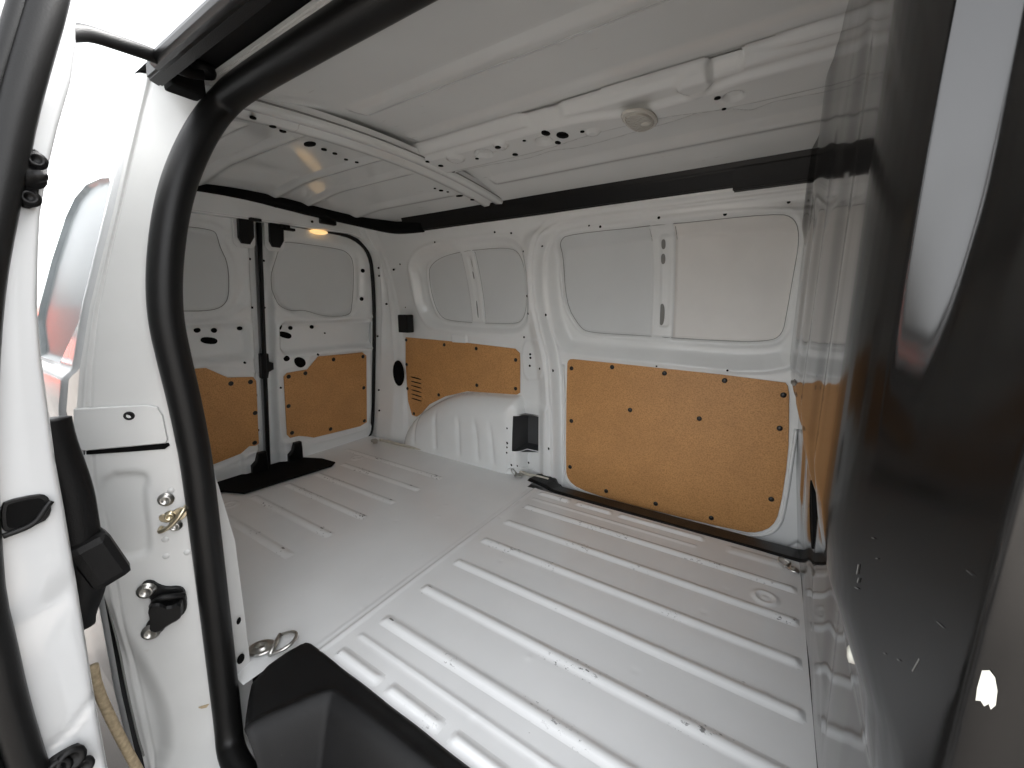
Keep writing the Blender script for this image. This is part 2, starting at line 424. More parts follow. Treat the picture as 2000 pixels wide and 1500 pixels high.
def far_relief(U, V):
    sd_d = sdf(door_edge, U, V)
    sd_w = sdf(win, U, V)
    sd_b = sdf(band, U, V)
    sd_q = sdf(qwin, U, V)
    sd_qb = sdf(qband, U, V)
    sd_a = sdf(arch, U, V)
    H = np.zeros_like(U)
    # closed door is set back behind the pillar; a double swage follows its edge
    H += .028*ss(-.012, .014, sd_d)*(1-ss(.05, .11, sd_d))*(1-ss(1.10, 1.15, V)) + .007*gs(sd_d-.020, .006) - .008*gs(sd_d+.016, .007) + .006*gs(sd_d-.045, .009)
    H -= .042*ss(0, .060, -sd_b); H += .008*gs(sd_b-.002, .008)
    H += .011*gs(sd_w-.012, .008); H -= .007*ss(-.0025, .0025, -sd_w)
    # mullion of the door blanks
    inm = ss(xm0-.004, xm0+.004, U)*(1-ss(xm1-.004, xm1+.004, U))*ss(-.01, .0, -sd_w)
    H += .009*inm
    ms = boxsd(U, V, (-0.392, 0.91)[0], (-0.352, 0.909)[0], .735, 1.075, .012)
    H += inm*(.004*gs(ms, .004)-.005*ss(-.003, .003, -ms))
    # quarter window
    H -= .034*ss(0, .055, -sd_qb); H += .006*gs(sd_qb-.004, .010)
    H += .008*gs(sd_q-.010, .008); H -= .006*ss(-.0025, .0025, -sd_q)
    inq = ss(qm0-.004, qm0+.004, U)*(1-ss(qm1-.004, qm1+.004, U))*ss(-.01, .0, -sd_q)
    H += .008*inq
    mq = boxsd(U, V, (-1.309, 0.914)[0], (-1.28, 0.913)[0], .75, 1.06, .010)
    H += inq*(.003*gs(mq, .004)-.004*ss(-.003, .003, -mq))
    # vertical swages beside the quarter window
    for x0 in (-1.655, -1.70): H += .004*gs(U-x0-.05*(V-.85), .007)*ss(.80, .86, V)*(1-ss(1.0, 1.05, V))
    # pillar flange plate and lower pillar block
    pl = sdf(plp, U, V)
    H += .006*ss(-.004, .004, -pl)
    H += .012*ss(0, .03, -boxsd(U, V, -1.03, -.845, -.2, .36, .03))
    # hanging tab below the quarter window
    H += .008*ss(-.004, .004, -boxsd(U, V, (-1.461, 0.642)[0], (-1.358, 0.647)[0], .625, .668, .008))
    # wheel arch
    ta = np.clip(-sd_a/.12, 0, 1)
    HA = .102*np.sqrt(np.clip(1-(1-ta)**2, 0, 1))
    for px in ((-1.695, 0.073)[0], (-1.524, 0.103)[0], (-1.355, 0.133)[0], (-1.24, 0.086)[0]-.0, (-1.143, 0.104)[0]):
        HA -= .009*gs(U-px-.10*(.2-V)*(1 if px > -1.35 else .1), .013)*ss(.01, .05, V)*(1-ss(.19, .27, V))
    HA = HA*ss(0, .012, -sd_a)
    H = np.maximum(H, 0*H+H)+HA
    H += .0012*np.sin(U*7+1)*np.sin(V*9)
    Yw = Wy(V)-H
    return Yw, sd_d, sd_a
Yw, sd_d, sd_a = far_relief(U, V)
P = np.stack([U, Yw, V], -1)
f = fmask
cav = ((-1.023, 0.293), (-0.914, 0.118))
cx0, cx1 = sorted((cav[0][0], cav[1][0])); cz0, cz1 = sorted((cav[0][1], cav[1][1]))
hole = (f(U) > cx0) & (f(U) < cx1) & (f(V) > cz0) & (f(V) < cz1)
isdoor = f(sd_d) < .012
iswin = in_win; isq = in_q; isarch = (f(sd_a) < 0) & ~hole
mull = (f(U) > xm0) & (f(U) < xm1); qmull = (f(U) > qm0) & (f(U) < qm1)
quarter = part(grid_obj('side_panel', P, M['white'], None, ~isdoor & ~isq & ~isarch & ~hole), 'white pressed inner side panel behind the closed sliding door')
sdoor = part(grid_obj('sliding_door', P, M['white'], None, isdoor & ~(iswin & ~mull)), 'closed sliding door in the far wall')
grid_obj('wheel_arch', P, M['white'], quarter, isarch & ~isdoor)
grid_obj('window_blank', P, M['blank'], sdoor, iswin & (f(U) <= xm0))
grid_obj('window_blank', P, M['foam'], sdoor, iswin & (f(U) >= xm1))
grid_obj('window_blank', P, M['blank'], quarter, isq & (f(U) <= qm0))
grid_obj('window_blank', P, M['blank'], quarter, isq & (f(U) >= qm1))
grid_obj('mullion', P, M['white'], quarter, isq & qmull)
def wall_pt(x, z, off=0):
    return Vector((x, float(far_relief(np.array([[x]]), np.array([[z]]))[0][0, 0])-off, z))
# mirrored panel on the near side, behind the open door's pillar
PM = P.copy(); PM[..., 1] = 2*YC-PM[..., 1]
part(grid_obj('side_panel', PM[::2, ::2], M['white'], None, fmask(U[::2, ::2]) < -.97), 'inner side panel behind the open door pillar')
# seams round the blanks
for nm, pl_, own, off in (('w', win, sdoor, .0), ('q', qwin, quarter, .0)):
    tube('seam_line', [wall_pt(a[0], a[1], .0003) for a in pl_], .0014, M['seam'], own, closed=True, seg=6, sub=0)
for x, z0, z1, own in ((xm1+.003, .70, 1.098, sdoor), (xm0-.003, .705, 1.098, sdoor), (qm1+.003, .735, 1.08, quarter), (qm0-.003, .74, 1.075, quarter)):
    tube('seam_line', [wall_pt(x, z, -.0005) for z in np.linspace(z0, z1, 30)], .0014, M['seam'], own, seg=6, sub=0)
# slots in the mullions
def slot(x0, x1, z0, z1, own, name='slot', r=.006, m=None):
    pts = chaikin([(x0, z0), (x1, z0), (x1, z1), (x0, z1)], 3)
    zc = (z0+z1)/2; xc = (x0+x1)/2
    a, b = wall_pt(xc, z0), wall_pt(xc, z1); t = (b-a).normalized(); n = Vector((0, -t.z, t.y)).normalized()
    if n.y > 0: n = -n
    base = wall_pt(xc, zc, .002)
    return plate(name, pts, lambda u, v: (base+Vector((u-xc, 0, 0))+t*(v-zc), n), .0012, m or M['seam'], own, .0004)
for (a, b) in (((-0.387, 1.063), (-0.372, 1.027)), ((-0.389, 1.013), (-0.373, 0.975)), ((-0.393, 0.828), (-0.372, 0.743))):
    slot(a[0], b[0], b[1], a[1], sdoor)
for (a, b) in (((-1.288, 1.049), (-1.286, 1.007)), ((-1.295, 0.989), (-1.289, 0.951)), ((-1.303, 0.846), (-1.296, 0.757))):
    slot(a[0], b[0], b[1], a[1], quarter)
# hardboard linings with their clips
flat = lambda u, v: ((u, 1.66-.0015, v), (0, -1, 0))
p1 = [(-0.776, 0.557), (-0.768, 0.581), (-0.741, 0.585), (0.048, 0.564), (0.063, 0.544), (0.072, 0.465), (.088, .30), (.085, .08), (.068, .02), (.03, -.015), (-.02, -.030), (-.32, -.039), (-.56, -.040), (-.70, -.028), (-.752, .0), (-.768, .05)]
plate('hardboard_panel', p1, flat, .0045, M['orange'], sdoor, .001, 1)
for c in ((-0.752, 0.542), (-0.564, 0.563), (-0.349, 0.556), (-0.135, 0.548), (0.05, 0.516), (-0.477, 0.387), (-0.208, 0.391), (-0.745, 0.296), (0.052, 0.396), (-0.745, 0.07), (-0.564, -0.005), (-0.346, -0.005), (-0.132, -0.005), (0.055, 0.127)):
    clip((c[0], 1.654, c[1]), (0, -1, 0), sdoor)
# pale lip round the door lining
tube('door_lip', [(a[0], 1.659, a[1]) for a in chaikin([(-0.796, 0.555), (-.785, .4), (-.782, .05), (-.76, -.012), (-.70, -.042), (-.5, -.054), (-.02, -.044), (.045, -.026), (.085, .012), (.10, .08), (.10, .4)], 2, False)], .008, M['white'], sdoor, sub=0, ry=.006)
p2 = [(-1.82, 0.638), (-1.366, 0.628), (-1.055, 0.614), (-1.028, 0.594), (-1.026, 0.545), (-1.026, 0.396), (-1.045, 0.385), (-1.362, 0.365), (-1.522, 0.317), (-1.648, 0.254), (-1.726, 0.182), (-1.76, 0.162), (-1.799, 0.166), (-1.827, 0.252), (-1.832, 0.472)]
flat2 = lambda u, v: ((u, 1.66-.004, v), (0, -1, 0))
plate('hardboard_panel', p2, flat2, .0045, M['orange'], quarter, .001)
for c in ((-1.815, 0.622), (-1.516, 0.609), (-1.294, 0.601), (-1.05, 0.559), (-1.05, 0.415), (-1.294, 0.406), (-1.571, 0.32), (-1.822, 0.476), (-1.825, 0.328), (-1.78, 0.178)):
    clip((c[0], 1.6515, c[1]), (0, -1, 0), quarter)
for k in range(6):
    a = (-1.748, 0.4); b = (-1.752, 0.269); x = a[0]+(b[0]-a[0])*k/5; z = a[1]+(b[1]-a[1])*k/5
    pts = chaikin([(-.044, .0005), (.044, -.0075), (.044, -.0005), (-.044, .0075)], 2)
    plate('vent_slot', pts, lambda u, v, x=x, z=z: ((x+u, 1.6512, z+v), (0, -1, 0)), .0008, M['clip'], quarter, .0003)
# cavity in the foot of the pillar: a real box behind the opening
cy = 1.60
bx0, bx1, bz0, bz1 = cx0-.006, cx1+.006, cz0-.006, cz1+.006
wf = [float(wall_pt(a_, b_).y)+.0015 for a_, b_ in ((bx0, bz0), (bx1, bz0), (bx1, bz1), (bx0, bz1))]
cb = [(bx0, wf[0], bz0), (bx1, wf[1], bz0), (bx1, wf[2], bz1), (bx0, wf[3], bz1), (bx0, 1.74, bz0), (bx1, 1.74, bz0), (bx1, 1.74, bz1), (bx0, 1.74, bz1)]
cbm = mat('cavity_shade_grey', (.09, .092, .094), .5, var=.2, var_scale=8)  # shade of the recess put into the colour, darker than the primer
mesh_obj('pillar_cavity', cb, [(4, 5, 6, 7), (0, 1, 5, 4), (1, 2, 6, 5), (2, 3, 7, 6), (3, 0, 4, 7)], cbm, quarter, False)
for c, r in (((-0.968, 0.592), .006), ((-0.967, 0.575), .006), ((-0.971, 0.536), .006), ((-0.904, 0.53), .006), ((-1.048, 0.231), .005), ((-1.047, 0.156), .007), ((-1.047, 0.134), .005), ((-1.048, 0.106), .005), ((-1.026, 0.044), .006), ((-0.998, 0.042), .005), ((-0.97, 0.043), .006), ((-0.969, 0.864), .006), ((-0.958, 0.785), .005), ((-0.95, 1.052), .004), ((-1.006, 1.131), .005), ((-1.09, 1.142), .005), ((-1.455, 1.129), .005), ((-0.839, 0.526), .007), ((-0.848, 0.149), .007), ((-0.88, 0.779), .006), ((-0.857, 1.067), .004), ((-1.754, 1.043), .005), ((-1.792, 0.811), .004), ((-1.004, 0.672), .005)):
    q = wall_pt(c[0], c[1]); own = quarter
    lathe('rivet_hole', q+Vector((0, .0005, 0)), (0, -1, -.1), [(r, 0), (r, .0015), (.0001, .0016)], M['hole'], own, 8)
for c, r in (((-0.382, 1.124), .005), ((-0.644, 1.124), .004), ((-0.004, 1.128), .005), ((-0.129, 0.587), .004), ((-0.382, 0.582), .004), ((-0.859, 1.067), .004), ((-0.881, 0.779), .005), ((-0.174, 1.113), .006), ((-0.598, 1.116), .005)):
    lathe('rivet_hole', wall_pt(c[0], c[1])+Vector((0, .0005, 0)), (0, -1, -.1), [(r, 0), (r, .0015), (.0001, .0016)], M['hole'], sdoor, 8)
# tie plate outline and weld flange at the pillar foot
tube('weld_seam', [wall_pt(*c, .004) for c in ((-1.055, -0.025), (-1.044, 0.021), (-1.007, 0.035), (-0.943, 0.022), (-0.926, 0.005))], .003, M['white'], quarter, seg=8)
# corner behind the bulkhead end of the wall
# ================================================================ D PILLAR
Zs2 = np.arange(-.04, 1.25, .012); cols = np.linspace(0, 1, 40)
PP = np.zeros((len(cols), len(Zs2), 3))
for j, z in enumerate(Zs2):
    wy = float(Wy(z)); xr = -2.13+.155*z
    low = 1-ss(.0, .5, z)
    y0 = float(np.interp(z, [-.03, .06, .3, .74, .95, 1.10, 1.17, 1.25], [1.600, 1.606, 1.602, 1.590, 1.572, 1.545, 1.46, 1.40]))+.014; y0 = min(y0, wy-.004)
    pts = np.array([(xr-.03, y0-.01), (xr+.01, y0-.004), (xr+.05, y0+.004-.05*float(low)*.4), (-1.93+.03*z, (y0+wy)/2+.004-.045*float(low)), (-1.86, wy-.006-.02*float(low)), (-1.845, wy)])
    s = np.linspace(0, 1, len(pts)); PP[:, j, 0] = np.interp(cols, s, pts[:, 0]); PP[:, j, 1] = np.interp(cols, s, pts[:, 1]); PP[:, j, 2] = z
sw = np.abs(cols[:, None]-(.52+.06*(Zs2[None, :]-.6)))
PP[..., 1] -= .010*gs(sw-.10, .035)*ss(.35, .6, Zs2)[None, :]*(1-ss(.95, 1.1, Zs2))[None, :]
dp = part(grid_obj('rear_pillar', PP, M['white'], None), 'white pillar at the far rear corner')
def dpt(x, y, off=0):  # point on the pillar nearest a given direction
    return Vector((x, y, 0))
# oval access hole and black stop block
oh = Vector((-1.85, 1.612, 0.426)); n_ = Vector((.35, -1, 0))
lathe('access_hole', oh, n_, [(.036, 0), (.036, .004), (.031, .005), (.030, .001), (.0001, .0005)], M['hole'], dp, 24, 1.0, 2.15)
bs = Vector((-1.755, 1.6, 0.721))
bk = box('stop_block', bs, (.075, .05, .10), M['plastic'], dp, .006)
for c in ((-1.802, 1.575, 1.016), (-1.873, 1.57, 0.83), (-1.871, 1.53, 0.983), (-1.871, 1.53, 1.025), (-1.87, 1.57, 0.83), (-1.979, 1.58, 0.642), (-2, 1.58, 0.312), (-1.996, 1.57, 0.185)):
    lathe('rivet_hole', c, (.5, -1, 0), [(.006, 0), (.006, .003), (.0001, .0035)], M['hole'], dp, 8)

# ================================================================ REAR DOORS
RX = lambda z: -2.13+.155*z
du = .006
Ys = np.arange(.33, 1.606, du); Zs = np.arange(-.05, 1.215, du)
U, V = np.meshgrid(Ys, Zs, indexing='ij')
gap = .966
rw = chaikin([(1.012, 0.954), (1.021, 0.998), (1.044, 1.052), (1.05, 1.1), (1.083, 1.118), (1.353, 1.117), (1.423, 1.104), (1.461, 1.06), (1.462, 0.91), (1.454, 0.804), (1.417, 0.764), (1.299, 0.763), (1.243, 0.776), (1.174, 0.799), (1.113, 0.793), (1.046, 0.812), (1.016, 0.857)], 2)
lw = chaikin([(0.673, 1.124), (0.78, 1.126), (0.805, 1.109), (0.814, 1.06), (0.841, 0.997), (0.837, 0.863), (0.812, 0.817), (0.758, 0.798), (0.647, 0.799), (.42, .80), (.42, 1.10)], 2)
rp = [(1.046, 0.47), (1.063, 0.486), (1.17, 0.49), (1.231, 0.553), (1.509, 0.548), (1.538, 0.526), (1.557, 0.097), (1.508, 0.081), (1.203, 0.093), (1.166, 0.11), (1.118, 0.128), (1.071, 0.13), (1.055, 0.152)]
lp = [(0.661, 0.56), (0.718, 0.557), (0.798, 0.502), (0.904, 0.489), (0.916, 0.468), (0.915, 0.146), (0.898, 0.138), (0.871, 0.145), (0.831, 0.118), (0.717, 0.102), (.52, .10), (.50, .30), (.50, .55)]
isw = snap(U, V, rw) | snap(U, V, lw)
def rear_relief(U, V):
    sr = np.minimum(sdf(rw, U, V), sdf(lw, U, V))
    H = np.zeros_like(U)
    H += .006*gs(sr-.016, .012); H -= .007*ss(-.0025, .0025, -sr)
    H -= .022*ss(0, .035, -(np.maximum(sr-.045, -1)))*0
    wz = np.minimum(sdf(chaikin([(1.0, .74), (1.0, 1.145), (1.4, 1.15), (1.52, 1.10), (1.535, .74)], 2), U, V), sdf(chaikin([(.93, .74), (.93, 1.145), (.5, 1.15), (.41, 1.10), (.39, .74)], 2), U, V))
    H -= .024*ss(0, .04, -wz)
    # recessed shelf with the lock holes, then the lower skin
    hz = np.minimum(boxsd(U, V, 1.03, 1.62, .570, .752, .05), boxsd(U, V, .30, .92, .570, .752, .05))
    H -= .045*ss(.0, .034, -hz); H += .006*gs(hz-.004, .010)
    H -= .036*ss(.0, .022, -(abs(U-gap)-.055))
    lowr = sdf(chaikin(rp, 1), U, V); lowl = sdf(chaikin(lp, 1), U, V); lo = np.minimum(lowr, lowl)
    H += .006*gs(lo-.030, .010)
    H += .010*ss(.0, .03, -(V-.085))
    H += .018*ss(.0, .02, -(abs(U-1.065)-.045))*ss(.0, .02, .13-V)+.018*ss(.0, .02, -(abs(U-.87)-.045))*ss(.0, .02, .13-V)
    H += .001*np.sin(U*11)*np.sin(V*8)
    return H
H = rear_relief(U, V)
P = np.stack([RX(V)+H, U, V], -1)
f = fmask
corner = sdf(chaikin([(.2, -.06), (.2, 1.19), (1.42, 1.185), (1.53, 1.14), (1.565, 1.05), (1.59, .74), (1.606, .08), (1.60, -.06)], 2), U, V)
okc = f(corner) < 0
right = f(U) > gap+.006; left = f(U) < gap-.009
rd_r = part(grid_obj('rear_door', P, M['white'], None, right & ~isw & okc, flip=True), 'right rear door as seen from inside')
rd_l = part(grid_obj('rear_door', P, M['white'], None, left & ~isw & okc, flip=True), 'rear door partly hidden by the pillar')
grid_obj('window_blank', P, M['blank'], rd_r, right & isw, flip=True)
grid_obj('window_blank', P, M['blank'], rd_l, left & isw, flip=True)
def rpt(y, z, off=0):
    return Vector((RX(z)+float(rear_relief(np.array([[y]]), np.array([[z]]))[0, 0])+off, y, z))
rn = Vector((1, 0, -.155)).normalized()
def rnorm(y, z, e=.006):
    h = lambda a, b: float(rear_relief(np.array([[a]]), np.array([[b]]))[0, 0])
    return Vector((1, -(h(y+e, z)-h(y-e, z))/(2*e), -.155-(h(y, z+e)-h(y, z-e))/(2*e))).normalized()
rt = Vector((.155, 0, 1))
tube('seam_line', [rpt(a[0], a[1], .0003) for a in rw], .0016, M['seam'], rd_r, closed=True, seg=6, sub=0)
tube('seam_line', [rpt(a[0], a[1], .0003) for a in lw], .0016, M['seam'], rd_l, closed=True, seg=6, sub=0)
fr = lambda u, v: (Vector((RX(v)+.004, u, v)), rn)
plate('hardboard_panel', rp, fr, .0045, M['orange'], rd_r, .001)
plate('hardboard_panel', lp, fr, .0045, M['orange'], rd_l, .001)
for c in ((1.07, 0.466), (1.158, 0.471), (1.32, 0.527), (1.513, 0.523), (1.525, 0.327), (1.537, 0.11), (1.305, 0.117), (1.081, 0.156), (1.066, 0.309)):
    clip((RX(c[1])+.0085, c[0], c[1]), rn, rd_r, .011)
for c in ((0.808, 0.473), (0.89, 0.467), (0.904, 0.309), (0.895, 0.155)):
    clip((RX(c[1])+.0085, c[0], c[1]), rn, rd_l, .011)
for own, L in ((rd_r, (((1.042, 0.717), .011), ((1.111, 0.71), .010), ((1.225, 0.71), .010), ((1.063, 0.561), .014), ((1.506, 1.014), .011), ((1.505, 0.858), .011), ((0.99, 1.024), .005), ((0.985, 0.812), .005), ((1.3, 0.673), .004), ((1.03, 0.414), .005), ((1.226, 0.565), .005))),
               (rd_l, (((0.714, 0.72), .012), ((0.776, 0.715), .011), ((0.878, 0.721), .011), ((0.921, 1.024), .005), ((0.916, 0.812), .005), ((0.87, 0.563), .005), ((0.927, 0.389), .006), ((0.93, 0.205), .006)))):
    for c, r in L:
        lathe('rivet_hole' if r < .008 else 'lock_hole', rpt(c[0], c[1], .0005), rnorm(*c), [(r, -.004), (r, .006), (.0001, .0062)], M['hole'], own, 12)
def rplate(name, pts, own, th=.003, m=None, lift=.004, n=2):
    c = np.mean(np.array(pts), 0); b = rpt(c[0], c[1], lift)
    return plate(name, pts, lambda u, v: (b+Vector((0, u-c[0], 0))+rt*(v-c[1]), rn), th, m or M['hole'], own, .0006, n)
rplate('lock_slot', [(1.055, 0.7), (1.118, 0.68), (1.109, 0.65), (1.046, 0.673)], rd_r)
rplate('lock_slot', [(0.726, 0.69), (0.788, 0.68), (0.782, 0.65), (0.721, 0.663)], rd_l)
rplate('handle_hole', [(1.098, 0.554), (1.125, 0.564), (1.157, 0.547), (1.164, 0.516), (1.136, 0.501), (1.108, 0.518)], rd_r)
# upper and lower latches
def latch(c, own, sy=1):
    y, z = c; q = rpt(y, z, .012)
    b = plate('latch', [(-.030, .052), (.030, .052), (.030, -.02), (.012, -.052), (-.018, -.052), (-.030, -.03)], lambda u, v: (q+Vector((0, u*sy, 0))+rt*v, rn), .02, M['plastic'], own, .004)
    return b
latch((0.896, 1.134), rd_l); latch((1.023, 1.134), rd_r)
for c, own in (((0.901, 0.048), rd_l), ((1.079, 0.049), rd_r)):
    q = rpt(c[0], c[1], .004)
    plate('latch', [(-.038, -.055), (.038, -.055), (.034, .02), (.030, .058), (-.008, .060), (-.018, .02), (-.038, .0)], lambda u, v, q=q: (q+Vector((0, u, 0))+rt*v, rn), .022, M['plastic'], own, .004)
for c, own in (((0.895, 1.132), rd_l), ((1.022, 1.132), rd_r)):
    q = rpt(c[0], c[1], .004)
    plate('latch_frame', [(-.044, .060), (.044, .060), (.044, -.05), (.03, -.066), (-.03, -.066), (-.044, -.05)], lambda u, v, q=q: (q+Vector((0, u, 0))+rt*v, rn), .006, M['white'], own, .002)
q = rpt((0.971, 0.535)[0], (0.971, 0.535)[1], .003)
plate('centre_lock', [(-.022, .06), (.012, .06), (.014, .02), (.034, .012), (.034, -.02), (.012, -.03), (.006, -.06), (-.022, -.06)], lambda u, v: (q+Vector((0, u, 0))+rt*v, rn), .03, M['plastic'], rd_r, .004)
# dark gap between the doors and the black weather strip
tube('door_gap_strip', [(RX(z)-.010, gap-.001, z) for z in np.linspace(-.03, 1.19, 8)], .009, M['rubber'], rd_l, sub=0, ry=.013)
seal_r = [(RX(1.19)+.004, .5, 1.195), (RX(1.19)+.004, 1.30, 1.193), (RX(1.17)+.004, 1.445, 1.180), (RX(1.10)+.004, 1.545, 1.11), (RX(.95)+.004, 1.572, .95), (RX(.74)+.004, 1.590, .74), (RX(.3)+.004, 1.602, .3), (RX(.06)+.004, 1.606, .06), (RX(-.01)+.004, 1.585, -.015), (RX(-.03)+.004, 1.50, -.030), (RX(-.03)+.004, 1.2, -.018), (RX(0)+.004, .5, -.0)]
part(tube('rear_door_seal', seal_r, .011, M['rubber'], None, ry=.010), 'black rubber seal round the rear doors')
# header box above the doors
hdr = part(prism('rear_header', [(.36, 1.165), (.36, 1.275), (1.40, 1.275), (1.47, 1.235), (1.50, 1.18), (1.47, 1.175), (1.40, 1.19)], 0, .05, M['white'], None, .006))
for v in hdr.data.vertices: v.co.x += -1.955+.11*(v.co.z-1.2)
lm = lathe('courtesy_lamp', Vector((-1.925, 1.225, 1.178)), (.6, -.2, -1), [(.032, 0), (.032, .006), (.024, .012), (.0001, .013)], M['glow'], hdr, 20, 1.3, .4)
box('header_bracket', Vector((-1.9, 1.259, 1.232)), (.03, .085, .04), M['plastic'], hdr, .006)
for c in ((-1.895, 1.013, 1.249), (-1.895, 1.176, 1.212)):
    lathe('rivet_hole', c, (1, 0, -.1), [(.006, 0), (.006, .004), (.0001, .0045)], M['hole'], hdr, 8)
for c in ((-1.9, 0.923, 1.179), (-1.9, 1.044, 1.172), (-1.9, 1.067, 1.161)):
    box('header_clip', Vector(c), (.02, .045, .012), M['plastic'], hdr, .003)

# ================================================================ ROOF
du = .0065
X = np.arange(-2.02, .21, du); Y = np.arange(.385, 1.545, du)
U, V = np.meshgrid(X, Y, indexing='ij')
H = np.zeros_like(U)
def rrib(x0, x1, yc, wd, h, slope=.03):
    global H
    sd = boxsd(U, V, x0, x1, yc-wd/2, yc+wd/2, .02); H -= h*ss(-.006, slope, -sd)
RR = ((-.96, .3, .742, .075), (-.96, .3, 1.332, .060), (-1.93, -1.19, .725, .06), (-1.95, -1.19, 1.008, .055), (-1.93, -1.19, 1.150, .05), (-1.85, -1.17, 1.355, .055), (-1.93, -1.19, .57, .05))
for r in RR: rrib(*r, .010)
H -= .006*ss(.0, .03, -boxsd(U, V, -1.0, .4, .93, 1.01, .02))
for k in range(4): H += .0016*np.sin(U*(1.7+k*1.3)+k)*np.sin(V*(4.1+k)+2*k)
Z = Zr(V)+H-.035*ss(-1.6, -2.0, U)
rf = np.stack([U, V, Z], -1)
f = fmask; lab = np.full(f(U).shape, -1)
for i, r in enumerate(RR):
    lab[f(boxsd(U, V, r[0], r[1], r[2]-r[3]/2, r[2]+r[3]/2, .02)) < .004] = i
roof = part(grid_obj('roof_panel', rf, M['roofwhite'], None, lab < 0, flip=True), 'white ribbed roof skin seen from below')
for i in range(len(RR)): grid_obj('roof_rib', rf, M['roofwhite'], roof, lab == i, flip=True)
# cross member
Y = np.linspace(.40, 1.535, 190); prof = [(-.055, .028), (-.052, .006), (-.046, 0), (-.020, .001), (-.012, .010), (.006, .011), (.014, .002), (.046, .0), (.052, .006), (.055, .030)]
PP = np.zeros((len(prof), len(Y), 3))
for i, (a, b) in enumerate(prof):
    end = ss(1.44, 1.52, Y)*.0
    PP[i, :, 0] = -1.055+a; PP[i, :, 1] = Y; PP[i, :, 2] = 1.240+.040*(1-((Y-YC)/.54)**2)+b-.006+(.03*np.clip(abs(b), 0, .03))
cm = part(grid_obj('cross_member', PP, M['roofwhite'], None), 'white roof cross member with punched holes')
def cmz(y, b=0): return 1.240+.040*(1-((y-YC)/.54)**2)+b-.006
for (px, r, sx) in (((-1.07, 0.541), .007, 1), ((-1.094, 0.598), .008, 1), ((-1.109, 0.631), .008, 1), ((-1.151, 0.729), .013, 1.7), ((-1.162, 0.779), .008, 1), ((-1.169, 0.819), .007, 1), ((-1.19, 0.872), .006, 1), ((-1.185, 0.908), .006, 1), ((-1.155, 1.234), .005, 1), ((-1.149, 1.262), .009, 1), ((-1.135, 1.285), .005, 1), ((-1.121, 1.339), .010, 1.6), ((-1.099, 1.394), .009, 1)):
    lathe('punched_hole', (px[0], px[1], cmz(px[1])+.0015), (0, 0, -1), [(r, 0), (r, .003), (.0001, .0032)], M['hole'], cm, 12, 1, sx, up=(1, 0, 0))
tube('lap_line', [(-1.001, y, cmz(y)+.014) for y in np.linspace(.42, 1.5, 30)], .0022, M['seam'], cm, seg=6, sub=0)

# longitudinal roof beam with the lamp
du = .005
X = np.arange(-1.03, .20, du); Y = np.arange(.955, 1.235, du)
U, V = np.meshgrid(X, Y, indexing='ij')
rng = np.random.RandomState(5)
e0 = .982+.010*ss(-.55, -.50, U)-.006*ss(-.42, -.38, U)+.014*(ss(-.62, -.60, U)-ss(-.52, -.50, U))+.016*(ss(-.175, -.165, U)-ss(-.115, -.105, U))-.008*ss(-.1, .0, U)
e1 = 1.212+.012*np.sin(U*9+.6)-.018*gs(U+.62, .06)-.014*gs(U+.20, .05)+.018*gs(U+.10, .03)
edge = np.minimum(V-e0, e1-V)
H = .003+.022*ss(.004, .03, edge)
w1 = 1.035+.018*np.tanh((U+.42)*18)-.012*np.tanh((U+.15)*20)
w2 = 1.150-.012*np.tanh((U+.55)*14)+.016*np.tanh((U+.22)*16)
H += .012*(ss(-.007, .007, V-w1)*(1-ss(-.007, .007, V-w2)))
H -= .008*gs(V-1.008, .006)*ss(-.5, -.45, U)
for cx, cy, rr_, hh in ((-.80, 1.075, .03, -.006), (-.72, 1.05, .022, .006), (-.60, 1.09, .026, -.006), (-.46, 1.105, .02, .004), (-.20, 1.03, .04, .006), (-.13, 1.10, .022, -.005), (-.90, 1.06, .03, .005)):
    r_ = np.hypot(U-cx, V-cy); H += 1.5*hh*(1-ss(rr_*.72, rr_, r_))
lampc = (-.335, 1.105)
H -= .008*ss(-.006, .006, -boxsd(U, V, lampc[0]-.075, lampc[0]+.065, lampc[1]-.06, lampc[1]+.06, .02))*0
Zb = Zr(V)-H-.004
bmask = (fmask(edge) > 0) & ~((fmask(U) > .066) & (fmask(U) < .098) & (fmask(V) > 1.055) & (fmask(V) < 1.10))
beam = part(grid_obj('roof_beam', np.stack([U, V, Zb], -1), M['roofwhite'], None, bmask, flip=True), 'pressed white roof beam carrying the lamp')
bz = lambda x, y: float(Zb[int(np.clip(round((x-X[0])/du), 0, len(X)-1)), int(np.clip(round((y-Y[0])/du), 0, len(Y)-1))])
for (c, r, sx) in (((-0.57, 1.048), .009, 1.4), ((-0.538, 1.082), .016, 1.3), ((-0.568, 1.114), .008, 1.4), ((-0.483, 1.088), .006, 1), ((-0.717, 1.123), .006, 1), ((-0.646, 1.059), .005, 1), ((-0.16, 1.088), .007, 1), ((-0.152, 1.142), .005, 1), ((0.049, 1.097), .010, 1.4), ((-0.983, 1.082), .009, 1), ((-0.987, 1.147), .007, 1), ((-0.998, 1.036), .007, 1), ((-0.84, 1.093), .006, 1), ((-0.723, 1.04), .009, 1), ((-0.717, 1.123), .009, 1), ((-0.572, 1.049), .011, 1.5)):
    lathe('punched_hole', (c[0], c[1], bz(c[0], c[1])+.001), (0, 0, -1), [(r, 0), (r, .0025), (.0001, .0027)], M['hole'], beam, 12, 1, sx, up=(1, 0, 0) if sx == 1 else (0, 1, 0))
box('beam_pocket', (.082, 1.078, 1.305), (.034, .047, .03), M['hole'], beam, 0)
